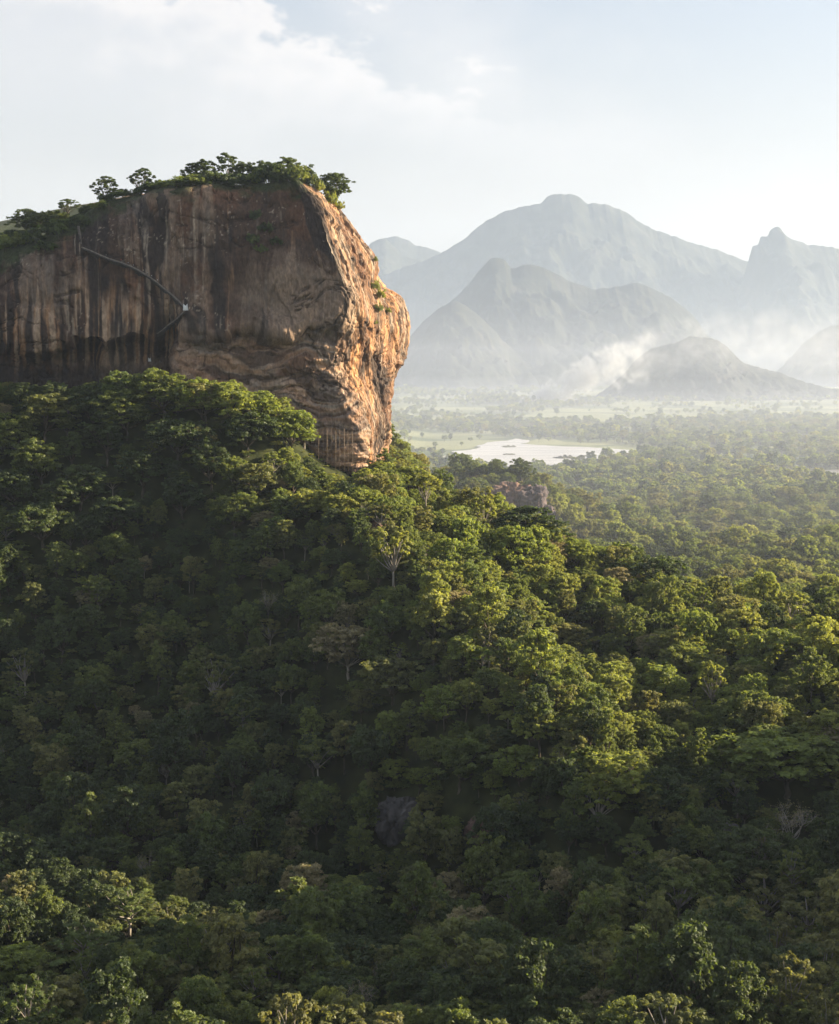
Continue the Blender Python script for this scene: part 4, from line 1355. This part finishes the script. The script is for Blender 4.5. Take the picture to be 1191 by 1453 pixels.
def plain_trees(y0, y1, sp):
    gy = np.arange(y0, y1, sp)
    for yv in gy:
        wx = 0.345 * yv + 60
        gx = np.arange(-wx * 0.12 if yv < 3000 else -wx * 0.4, wx, sp)
        x = gx + RNG.uniform(-0.5, 0.5, len(gx)) * sp; y = yv + RNG.uniform(-0.5, 0.5, len(gx)) * sp
        z = height(x, y)
        a, b = project(x, y, z)
        keep = np.ones(len(x), bool)
        clump = fbm(x / 260, y / 130, 0, 3, 300)
        prob = np.where(y < 2000, 0.97, np.clip(0.60 + clump * 1.9, 0.03, 0.98))
        ffac = np.zeros(len(x))
        for F in FIELDS:
            ffac = np.maximum(ffac, inside(a, b, F))
        edge = fbm(x / 90, y / 160, 3, 2, 301)
        prob = np.where(ffac > 0, np.clip(0.05 + (edge - 0.42) * 1.8, 0.035, 0.8), prob)
        lakeish = inside(a, b, [(px, py + (-3 if py < 645 else 3)) for px, py in LAKE]) | inside(a, b, POND)
        prob = np.where(lakeish, 0.0, prob)
        keep = RNG.uniform(size=len(x)) < prob
        keep &= ~in_rock(x, y, 6.0)
        for j in np.where(keep)[0]:
            far = y[j] > 1500
            s = float(np.clip(RNG.lognormal(-0.18, 0.26), 0.45, 1.35))
            if ffac[j] and RNG.uniform() < 0.6:
                s *= 0.65
            kname = (LOWW[RNG.choice(6, p=[.18, .24, .2, .14, .14, .10])] if far else
                     SRC.index(['dome_deep', 'dome_mid', 'dome_mid2', 'dome_lime', 'dome_olive', 'tall_olive', 'tall_mid', 'airy_olive', 'broad_lime', 'broad_deep'][RNG.choice(10, p=[.13, .15, .13, .1, .14, .08, .08, .07, .06, .06])]))
            pts.append((x[j], y[j], z[j])); kid.append(kname)
            scl.append((s * RNG.uniform(0.9, 1.15), s * RNG.uniform(0.9, 1.15), s * RNG.uniform(0.75, 1.1))); rot.append(RNG.uniform(0, 6.28))


plain_trees(800, 2000, 12.5)
plain_trees(2000, 3800, 17.0)
plain_trees(3800, 6800, 27.0)

# trees on the lower right of the small islands and lake margins are part of the mass
def forest_object():
    P = np.array(pts, np.float32)
    me = bpy.data.meshes.new('forest')
    me.vertices.add(len(P)); me.vertices.foreach_set('co', P.ravel())
    for nm, typ, val in (('kind_id', 'INT', np.array(kid, np.int32)), ('turn', 'FLOAT', np.array(rot, np.float32))):
        a = me.attributes.new(nm, typ, 'POINT'); a.data.foreach_set('value', val)
    a = me.attributes.new('size', 'FLOAT_VECTOR', 'POINT'); a.data.foreach_set('vector', np.array(scl, np.float32).ravel())
    o = link('forest', me)
    ng = bpy.data.node_groups.new('forest_trees', 'GeometryNodeTree')
    ng.interface.new_socket('Geometry', in_out='INPUT', socket_type='NodeSocketGeometry')
    ng.interface.new_socket('Geometry', in_out='OUTPUT', socket_type='NodeSocketGeometry')
    N = ng.nodes.new; L = ng.links.new
    gi = N('NodeGroupInput'); go = N('NodeGroupOutput')
    join = N('GeometryNodeJoinGeometry')

    def attr(nm, typ):
        n = N('GeometryNodeInputNamedAttribute'); n.data_type = typ; n.inputs['Name'].default_value = nm
        return n.outputs['Attribute']
    kd, tn, sz = attr('kind_id', 'INT'), attr('turn', 'FLOAT'), attr('size', 'FLOAT_VECTOR')
    cx = N('ShaderNodeCombineXYZ'); L(tn, cx.inputs['Z'])
    used = sorted(set(int(k) for k in kid))
    for k in used:
        src = bpy.data.objects.new('forest_tree_source', SRC_MESH[k])
        oi = N('GeometryNodeObjectInfo'); oi.inputs['Object'].default_value = src; oi.inputs['As Instance'].default_value = True
        cmp_ = N('FunctionNodeCompare'); cmp_.data_type = 'INT'; cmp_.operation = 'EQUAL'
        L(kd, cmp_.inputs[2]); cmp_.inputs[3].default_value = k
        ip = N('GeometryNodeInstanceOnPoints')
        L(gi.outputs[0], ip.inputs['Points']); L(cmp_.outputs[0], ip.inputs['Selection'])
        L(oi.outputs['Geometry'], ip.inputs['Instance']); L(cx.outputs[0], ip.inputs['Rotation']); L(sz, ip.inputs['Scale'])
        L(ip.outputs[0], join.inputs[0])
    L(join.outputs[0], go.inputs[0])
    md = o.modifiers.new('forest_trees', 'NODES'); md.node_group = ng
    tag(o, 'unbroken green forest covering the hill and the plain', kind='stuff')
    print('forest mass', len(P), 'single trees', len(single))
    return o


forest_object()
#@@DETAIL
# ------------------------------------------------------------------ outcrops and boulders
STONE_BROWN = noise_mat('outcrop_stone', [(0.06, 0.042, 0.036), (0.13, 0.08, 0.06), (0.22, 0.135, 0.095)], 0.12, 0.9, 0.6, 0.7)
STONE_DARK = noise_mat('outcrop_dark_stone', [(0.05, 0.04, 0.042), (0.09, 0.07, 0.07), (0.16, 0.12, 0.11)], 0.14, 0.9, 0.6, 0.7)
STONE_GREY = noise_mat('boulder_stone', [(0.05, 0.046, 0.045), (0.085, 0.078, 0.074), (0.14, 0.125, 0.115)], 0.18, 0.9, 0.7, 0.8, stretch=(1, 1, 0.4))


def crag_mesh(name, dims, seed, mat, power=4.0, amp=0.12, flute=0.0):
    nu, nv = 120, 80
    th = np.linspace(0, 2 * np.pi, nu, endpoint=False); ph = np.linspace(-np.pi / 2, np.pi / 2, nv)
    T, Pp = np.meshgrid(th, ph, indexing='ij')
    d = np.stack([np.cos(T) * np.cos(Pp), np.sin(T) * np.cos(Pp), np.sin(Pp)], -1)
    r = (np.abs(d) ** power).sum(-1) ** (-1 / power)
    p = d * r[..., None] * np.array(dims) / 2
    n = fbm(p[..., 0] / dims[0] * 3, p[..., 1] / dims[1] * 3, p[..., 2] / dims[2] * 3, 4, seed)
    m = max(dims)
    p = p * (1 + amp * n[..., None])
    p = p + d * (fbm(p[..., 0] / m * 14, p[..., 1] / m * 14, p[..., 2] / m * (14 - 10 * flute), 3, seed + 4) * m * 0.025)[..., None]
    m3 = m / 5.0
    fo, fe = facets(p[..., 0] + seed * 7, p[..., 1], p[..., 2], m3, m3, m3 * 1.3, 600 + seed)
    p = p + d * (fo * m * 0.06 - np.clip(0.12 - fe, 0, 1) * m * 0.25)[..., None]
    f = grid_faces(nu, nv, wrap=True)
    return raw_mesh(name, p.reshape(-1, 3), f.ravel(), np.full(len(f), 4), [mat], None, True)


def crag(name, px, py, Y, wpx, hpx, depth, seed, mat, label, cat, rz=0.0, power=4.0, flute=0.0):
    if Y < 1000:
        for Y in np.arange(330.0, 900.0, 2.0):
            x, y, z = (float(v) for v in at(px, py, Y))
            if z - height(x, y) < 2.0:
                break
    x, y, z = (float(v) for v in at(px, py, Y))
    k = Y / 2000.0
    o = link(name, crag_mesh(name, (wpx * k, depth, hpx * k), seed, mat, power, flute=flute), None, (x, y, z))
    o.rotation_euler = (0, 0, rz)
    return tag(o, label, cat)


crag('outcrop', 722, 722, 1150, 62, 66, 40, 5, STONE_BROWN, 'reddish bare rock outcrop with a grassy top beyond the sunlit spur', 'rock', 0.3)
crag('outcrop', 757, 724, 1135, 34, 62, 30, 9, STONE_DARK, 'dark blocky cliff stepping down right of the reddish outcrop', 'rock', -0.2, 7)
crag('outcrop', 775, 742, 1128, 22, 46, 24, 13, STONE_DARK, 'lowest dark block at the right end of the small cliff', 'rock', 0.2, 7)
crag('boulder', 566, 1168, 478, 66, 74, 12, 17, STONE_GREY, 'grey upright boulder half hidden in the shaded trees', 'rock', 0.1, 3, 0.8)
crag('boulder', 1030, 1190, 462, 40, 40, 9, 23, STONE_GREY, 'small grey boulder beside the big spreading tree at the right', 'rock', 0.4, 3, 0.6)
crag('boulder', 684, 1182, 476, 44, 34, 9, 29, STONE_BROWN, 'low brownish boulder right of the upright grey boulder', 'rock', -0.3, 3, 0.4)
crag('boulder', 530, 748, 752, 36, 18, 8, 37, STONE_BROWN, 'reddish earth bank showing between trees right of the scaffold', 'rock', -0.1, 3, 0.2)

# low islands in the lake
ISLAND = noise_mat('reed_bed', [(0.05, 0.055, 0.02), (0.10, 0.10, 0.04), (0.16, 0.14, 0.07)], 0.05, 1.0, 0.8, 0.3)
for px, py, wpx, dpt, lb in ((722, 634, 26, 40, 'small reedy island in the upper left of the lake'), (806, 650, 60, 26, 'long thin reedy island near the lake\'s right shore'), (722, 645, 22, 18, 'tiny reed bed in the middle of the lake')):
    x, y = on_plane(px, py, WATER_Z)
    o = link('island', crag_mesh('island', (wpx * 0.75 * y / 2000.0, dpt * 0.7, 1.8), int(px), ISLAND, 2.2, 0.3), None, (float(x), float(y), WATER_Z + 0.1))
    tag(o, lb, 'island')

# ------------------------------------------------------------------ the stairway on the rock face and its people
IRON = noise_mat('dark_iron', [(0.035, 0.032, 0.03), (0.06, 0.055, 0.05), (0.10, 0.085, 0.07)], 2.0, 0.7)
MASON = noise_mat('stair_masonry', [(0.16, 0.13, 0.11), (0.22, 0.185, 0.155), (0.30, 0.26, 0.22)], 0.6, 0.9)
POLE = noise_mat('scaffold_wood', [(0.13, 0.095, 0.065), (0.20, 0.15, 0.105), (0.27, 0.21, 0.15)], 1.5, 0.9)


def wall_path(pix, out, n_per=10):
    P = []
    for (a, b) in zip(pix[:-1], pix[1:]):
        for t in np.linspace(0, 1, n_per, endpoint=False):
            P.append(rock_at(a[0] * (1 - t) + b[0] * t, a[1] * (1 - t) + b[1] * t, 3.0))
    P.append(rock_at(*pix[-1], 3.0))
    P = np.array(P)
    k = 7
    for ax in (0, 1, 2):          # even the path out
        pad = np.concatenate([np.full(k // 2, P[0, ax]), P[:, ax], np.full(k // 2, P[-1, ax])])
        P[:, ax] = np.convolve(pad, np.ones(k) / k, 'valid')
    P[:, 1] -= out
    return P


def stairway(name, pix, label, width=1.7, wall=True):
    P = wall_path(pix, 1.6)
    c = P[len(P) // 2]
    root = empty(name, c)
    tag(root, label, 'staircase')
    seg = np.linalg.norm(np.diff(P, axis=0), axis=1)
    L_ = np.concatenate([[0], np.cumsum(seg)])
    n = int(L_[-1] / 0.55)
    q = np.linspace(0, L_[-1], n)
    Q = np.stack([np.interp(q, L_, P[:, a]) for a in range(3)], -1)
    g = Geo()
    for i in range(n - 1):
        d = Q[i + 1] - Q[i]
        g.box(Q[i] - c + [0, 0, -0.15], (max(abs(d[0]), 0.3) + 0.12, width, 0.34), math.atan2(d[1], d[0]) if d[0] > 0 else math.atan2(-d[1], -d[0]))
    link('flight', g.mesh('flight', [MASON]), root)
    g = Geo()
    front = Q - c + [0, -width / 2, 0]
    for i in range(0, n, 4):
        g.tube([front[i] + [0, 0, -0.2], front[i] + [0, 0, 1.15]], [0.05, 0.05], 5)
    for hgt in (0.6, 1.15):
        g.tube(front[::3] + [0, 0, hgt], np.full(len(front[::3]), 0.045), 5)
    link('railing', g.mesh('railing', [IRON]), root)
    g = Geo()
    for i in range(0, n - 3, 3):
        a = front[i]; b = front[i + 3]
        g.add([a + [0, -.12, -.5], b + [0, -.12, -.5], b + [0, -.12, .15], a + [0, -.12, .15], a + [0, .1, -.5], b + [0, .1, -.5], b + [0, .1, .15], a + [0, .1, .15]],
              [[0, 1, 2, 3], [5, 4, 7, 6], [3, 2, 6, 7], [1, 0, 4, 5]])
    link('parapet', g.mesh('parapet', [MASON]), root)
    if wall:
        g = Geo()
        for i in range(0, n - 3, 3):
            a = front[i]; b = front[i + 3]
            k_ = 1.7 + 1.3 * math.sin(i * 0.13) ** 2 + 0.5 * math.sin(i * 1.7)
            g.add([a + [0, 0.1, -.55], b + [0, 0.1, -.55], b + [0, 1.2, -k_], a + [0, 1.2, -k_]], [[0, 3, 2, 1]])
        link('retaining_wall', g.mesh('retaining_wall', [IRON]), root)
        g = Geo()
        for i in range(0, n - 6, 5):
            a = Q[i] - c; b = Q[min(i + 5, n - 1)] - c
            g.tube([a + [0, 0.5, -0.4], a + [0, 1.9, -2.6]], [0.10, 0.10], 5)
            g.tube([a + [0, -width / 2, -1.0], b + [0, -width / 2, -1.0]], [0.45, 0.45], 6)
        link('bracket', g.mesh('bracket', [IRON]), root)
    return Q


STAIR = stairway('staircase', [(116, 349), (150, 364), (190, 378), (222, 398), (246, 420), (264, 437)], 'long stepped walkway slanting down the shaded face of the rock')
stairway('staircase', [(264, 438), (250, 453), (236, 466), (224, 475)], 'short lower stair flight bending back left under the walkway')
stairway('staircase', [(112, 318), (114, 330), (116, 348)], 'steep iron stair climbing from the walkway to the summit', 1.3)


def person_meshes(shirt, trous, skin):
    b = Geo()
    # one continuous lofted body: feet to head, arms grown from the shoulders
    prof = [(0.0, .07, .05), (.10, .09, .06), (.45, .11, .08), (.80, .15, .10), (.95, .17, .11), (1.10, .15, .10), (1.30, .19, .11), (1.42, .17, .10), (1.48, .06, .06), (1.54, .06, .06), (1.60, .085, .095), (1.68, .09, .10), (1.74, .06, .07), (1.76, .02, .02)]
    n = 12
    th = np.linspace(0, 2 * np.pi, n, endpoint=False)
    v = np.array([[math.cos(t) * rx, math.sin(t) * ry, z] for z, rx, ry in prof for t in th])
    f = [[i * n + j, i * n + (j + 1) % n, (i + 1) * n + (j + 1) % n, (i + 1) * n + j] for i in range(len(prof) - 1) for j in range(n)]
    b.add(v, f, 0, True)
    for s in (-1, 1):
        b.tube([[s * .16, 0, 1.40], [s * .24, .01, 1.15], [s * .25, -.06, .90], [s * .24, -.10, .78]], [.055, .045, .038, .03], 6)
    body = b.mesh('person', [skin])
    g = Geo()
    pr = [(.88, .185, .125), (1.10, .165, .115), (1.30, .205, .125), (1.43, .185, .115), (1.47, .08, .075)]
    v = np.array([[math.cos(t) * rx, math.sin(t) * ry, z] for z, rx, ry in pr for t in th])
    f = [[i * n + j, i * n + (j + 1) % n, (i + 1) * n + (j + 1) % n, (i + 1) * n + j] for i in range(len(pr) - 1) for j in range(n)]
    g.add(v, f, 0, True)
    for s in (-1, 1):
        g.tube([[s * .16, 0, 1.42], [s * .245, .01, 1.14]], [.07, .06], 7)
    top = g.mesh('shirt', [shirt])
    g = Geo()
    for s in (-1, 1):
        g.tube([[s * .09, 0, .92], [s * .10, -.02, .5], [s * .10, 0, .06]], [.11, .085, .065], 8)
    return body, top, g.mesh('trousers', [trous])


def cloth(name, c):
    return noise_mat(name, [tuple(v * 0.85 for v in c), c], 6.0, 0.9)


SKIN = cloth('skin', (0.28, 0.16, 0.10))
DKT = cloth('dark_trousers', (0.05, 0.05, 0.07))
SHIRTS = {'white': cloth('white_shirt', (0.8, 0.8, 0.78)), 'red': cloth('red_shirt', (0.75, 0.10, 0.04)), 'grey': cloth('grey_shirt', (0.45, 0.45, 0.44)), 'yellow': cloth('cream_shirt', (0.7, 0.62, 0.42))}
PM = {k: person_meshes(m_, DKT, SKIN) for k, m_ in SHIRTS.items()}
PEOPLE = [(172, 'red', 'person in a red shirt on the walkway across the rock'), (151, 'grey', 'uppermost person in grey, left of the red shirt on the walkway'),
          (182, 'grey', 'person in grey just right of the red shirt on the walkway'), (190, 'grey', 'second person in grey right of the red shirt on the walkway'), (196, 'yellow', 'person in a cream shirt, upper of the two on the walkway'),
          (203, 'yellow', 'person in a cream shirt, lower of the two on the walkway'), (210, 'grey', 'lowest person in grey on the walkway'), (216, 'white', 'person in a white shirt, upper of two on the walkway'), (224, 'white', 'person in a white shirt, lower of two on the walkway')]
spx, spy = project(STAIR[:, 0], STAIR[:, 1], STAIR[:, 2])
for i, (px, shirt, lb) in enumerate(PEOPLE):
    j = int(np.argmin(np.abs(spx - px)))
    q = STAIR[j]
    root = empty('person', (q[0], q[1] - 0.2, q[2] + 0.02), 1.2 + 0.4 * math.sin(i * 2.1))
    tag(root, lb, 'person', 'people on the walkway')
    body, top, tro = PM[shirt]
    link('body', body, root); link('shirt', top, root); link('trousers', tro, root)

WHITE = cloth('white_canvas', (0.8, 0.8, 0.78))


def canvas_sheet(px, py, w, h, label, off):
    q = rock_at(px, py)
    nx, nz = 14, 12
    U, V = np.meshgrid(np.linspace(-.5, .5, nx), np.linspace(0, 1, nz), indexing='ij')
    v = np.stack([U * w * (1 - 0.25 * V), -0.25 * np.sin(V * 3) + 0.12 * np.sin(U * 9), V * h * (1 - 0.18 * np.cos(U * 5))], -1).reshape(-1, 3)
    f = grid_faces(nx, nz)
    v2 = v + [0, 0.06, 0]
    g = Geo().add(v, f, 0, True).add(v2, f[:, ::-1], 0, True)
    o = link('canvas_sheet', g.mesh('canvas_sheet', [WHITE]), None, (q[0], q[1] - off, q[2] - h / 2))
    return tag(o, label, 'canvas')


canvas_sheet(265, 436, 3.0, 3.2, 'white canvas at the lower end of the walkway on the rock', 3.4)
canvas_sheet(213, 511, 1.8, 2.0, 'small white canvas in the dark hollow under the rock', 1.5)

# ------------------------------------------------------------------ wooden scaffold at the foot of the rock
def scaffold():
    c = np.array(rock_at(477, 640)); c[1] -= 4.8
    k = c[1] / 2000.0
    x0, x1 = (453 - 477) * k, (501 - 477) * k
    zt = float(at(477, 609, c[1])[2]) - c[2]; zb = float(at(477, 668, c[1])[2]) - c[2]
    root = empty('scaffold', c)
    tag(root, 'wooden pole scaffold standing against the foot of the great rock', 'scaffold')
    for i in range(9):
        x = x0 + (x1 - x0) * i / 8
        g = Geo()
        jx = random.uniform(-.25, .25)
        top = zt + random.uniform(-1.2, 0.8) - (2.0 if i < 2 else 0)
        g.tube([[x, 0, zb], [x + jx * .5, 0, (zb + top) / 2], [x + jx, 0.1, top]], [.13, .12, .10], 6)
        link('pole', g.mesh('pole', [POLE]), root)
        if i % 2 == 0:
            g = Geo(); g.tube([[x + .3, 1.9, zb], [x + .2, 1.9, top - .6]], [.12, .10], 6)
            link('pole', g.mesh('pole', [POLE]), root)
    for j, f in enumerate((0.18, 0.42, 0.62, 0.86)):
        z = zb + (zt - zb) * f
        g = Geo(); g.tube([[x0 - (3 if j == 2 else .5), -.18, z - .2], [x1 + .5, -.18, z + .15]], [.10, .10], 6)
        link('ledger', g.mesh('ledger', [POLE]), root)
    for s in (0.1, 0.55):
        a = x0 + (x1 - x0) * s
        g = Geo(); g.tube([[a, -.3, zb + 1], [a + 7, -.3, zt - 4]], [.09, .09], 6)
        link('brace', g.mesh('brace', [POLE]), root)


scaffold()

# ------------------------------------------------------------------ smoke over the plain
def smoke():
    Y = 5000.0
    pl = [(736, 571, 6), (762, 562, 13), (792, 551, 20), (828, 537, 27), (868, 521, 33), (912, 506, 37), (960, 494, 41), (1020, 487, 44), (1100, 485, 47), (1190, 489, 48), (1290, 494, 40)]
    pts_, rad = [], []
    for px, py, r in pl:
        x, y, z = at(px, py, Y)
        pts_.append((float(x), Y, float(z))); rad.append(r * Y / 2000.0)
    P = np.array(pts_); rad = np.array(rad)
    c = P[0].copy()
    g = Geo()
    # closed hull round the plume
    n = 40; t = np.linspace(0, 1, n); tt = np.linspace(0, 1, len(P))
    C = np.stack([smooth_interp(t, tt, P[:, a]) for a in range(3)], -1) - c
    rr = smooth_interp(t, tt, rad) * 1.35
    g.tube(C, rr, 24)
    m, nt, N, L = new_mat('smoke')
    out = N('ShaderNodeOutputMaterial')
    pv = N('ShaderNodeVolumePrincipled')
    pv.inputs['Color'].default_value = (1.0, 1.0, 1.0, 1)
    pv.inputs['Anisotropy'].default_value = 0.45
    tc = N('ShaderNodeTexCoord'); sp_ = N('ShaderNodeSeparateXYZ'); L(tc.outputs['Object'], sp_.inputs[0])
    # centre height and radius as curves of x
    xr = N('ShaderNodeMapRange'); xr.inputs['From Min'].default_value = float(C[0, 0]); xr.inputs['From Max'].default_value = float(C[-1, 0])
    L(sp_.outputs['X'], xr.inputs['Value'])

    def curve(vals, scale):
        n_ = N('ShaderNodeFloatCurve')
        cv = n_.mapping.curves[0]
        xs = np.linspace(0, 1, 12)
        xx = (C[:, 0] - C[0, 0]) / (C[-1, 0] - C[0, 0])
        for i, xq in enumerate(xs):
            yv = float(np.interp(xq, xx, vals)) / scale
            if i == 0: cv.points[0].location = (0, yv)
            elif i == 11: cv.points[1].location = (1, yv)
            else: cv.points.new(float(xq), yv)
        n_.mapping.update()
        L(xr.outputs['Result'], n_.inputs['Value'])
        mm = N('ShaderNodeMath'); mm.operation = 'MULTIPLY'; mm.inputs[1].default_value = scale
        L(n_.outputs[0], mm.inputs[0])
        return mm.outputs[0]

    def m2(op, a, b):
        n_ = N('ShaderNodeMath'); n_.operation = op
        for i, v in enumerate((a, b)):
            if isinstance(v, (int, float)): n_.inputs[i].default_value = v
            else: L(v, n_.inputs[i])
        return n_.outputs[0]
    zc = curve(C[:, 2], 300.0); rc = curve(rr, 300.0)
    dz = m2('SUBTRACT', sp_.outputs['Z'], zc)
    dist = m2('SQRT', m2('ADD', m2('MULTIPLY', dz, dz), m2('MULTIPLY', sp_.outputs['Y'], sp_.outputs['Y'])), 0)
    q = m2('DIVIDE', dist, rc)
    n1 = N('ShaderNodeTexNoise'); n1.inputs['Scale'].default_value = 0.019; n1.inputs['Detail'].default_value = 5; n1.inputs['Distortion'].default_value = 0.8
    L(tc.outputs['Object'], n1.inputs['Vector'])
    body = m2('SUBTRACT', m2('ADD', m2('MULTIPLY', m2('SUBTRACT', n1.outputs['Fac'], 0.5), 2.6), 0.42), m2('MULTIPLY', q, 0.55))
    body = m2('MAXIMUM', body, 0.0)
    edge = N('ShaderNodeMapRange'); edge.interpolation_type = 'SMOOTHSTEP'; edge.inputs['From Min'].default_value = 1.0; edge.inputs['From Max'].default_value = 0.6
    L(q, edge.inputs['Value'])
    thin = N('ShaderNodeMapRange'); thin.inputs['From Min'].default_value = 0.0; thin.inputs['From Max'].default_value = 0.35; thin.inputs['To Min'].default_value = 3.6; thin.inputs['To Max'].default_value = 0.13
    L(xr.outputs['Result'], thin.inputs['Value'])
    endf = N('ShaderNodeMapRange'); endf.interpolation_type = 'SMOOTHSTEP'; endf.inputs['From Min'].default_value = 1.0; endf.inputs['From Max'].default_value = 0.8
    L(xr.outputs['Result'], endf.inputs['Value'])
    dn = m2('MULTIPLY', m2('MULTIPLY', m2('MULTIPLY', body, edge.outputs['Result']), m2('MULTIPLY', thin.outputs['Result'], endf.outputs['Result'])), 0.026)
    L(dn, pv.inputs['Density'])
    L(pv.outputs[0], out.inputs['Volume'])
    m.cycles.volume_step_rate = 0.6
    o = link('smoke', g.mesh('smoke', [m]), None, tuple(c))
    tag(o, 'white smoke drifting right from a fire on the plain', kind='stuff')


smoke()

# ------------------------------------------------------------------ haze
def haze(name, z0, z1, y0, y1, dens, half, tone=(0.66, 0.78, 1.0, 1)):
    g = Geo()
    x0, x1 = -half, half
    g.box(((x0 + x1) / 2, (y0 + y1) / 2, (z0 + z1) / 2), (x1 - x0, y1 - y0, z1 - z0))
    m, nt, N, L = new_mat(name)
    out = N('ShaderNodeOutputMaterial')
    pv = N('ShaderNodeVolumePrincipled')
    pv.inputs['Color'].default_value = tone
    pv.inputs['Density'].default_value = dens
    pv.inputs['Anisotropy'].default_value = 0.25
    L(pv.outputs[0], out.inputs['Volume'])
    o = link(name, g.mesh(name, [m]))
    tag(o, kind='stuff')


haze('haze', -330, 1640, -15000, 16800, HAZE, 15200)
# smoky air over the plain, thicker towards the ground: layer upon layer
for top_, dens_, y1_, half_ in ((1560, 0.000022, 16700, 15100), (470, 0.000022, 16400, 14900), (200, 0.000030, 16000, 14600), (90, 0.00006, 15500, 14300), (-45, 0.00006, 14500, 13700), (-88, 0.00013, 14000, 13400)):
    haze('mist', -172 - top_ * 0.01, top_, 700 + (0.05 * (1600 - top_)), y1_, dens_ * 0.74, half_, (0.58, 0.73, 0.98, 1) if top_ > 300 else (0.70, 0.75, 0.90, 1))
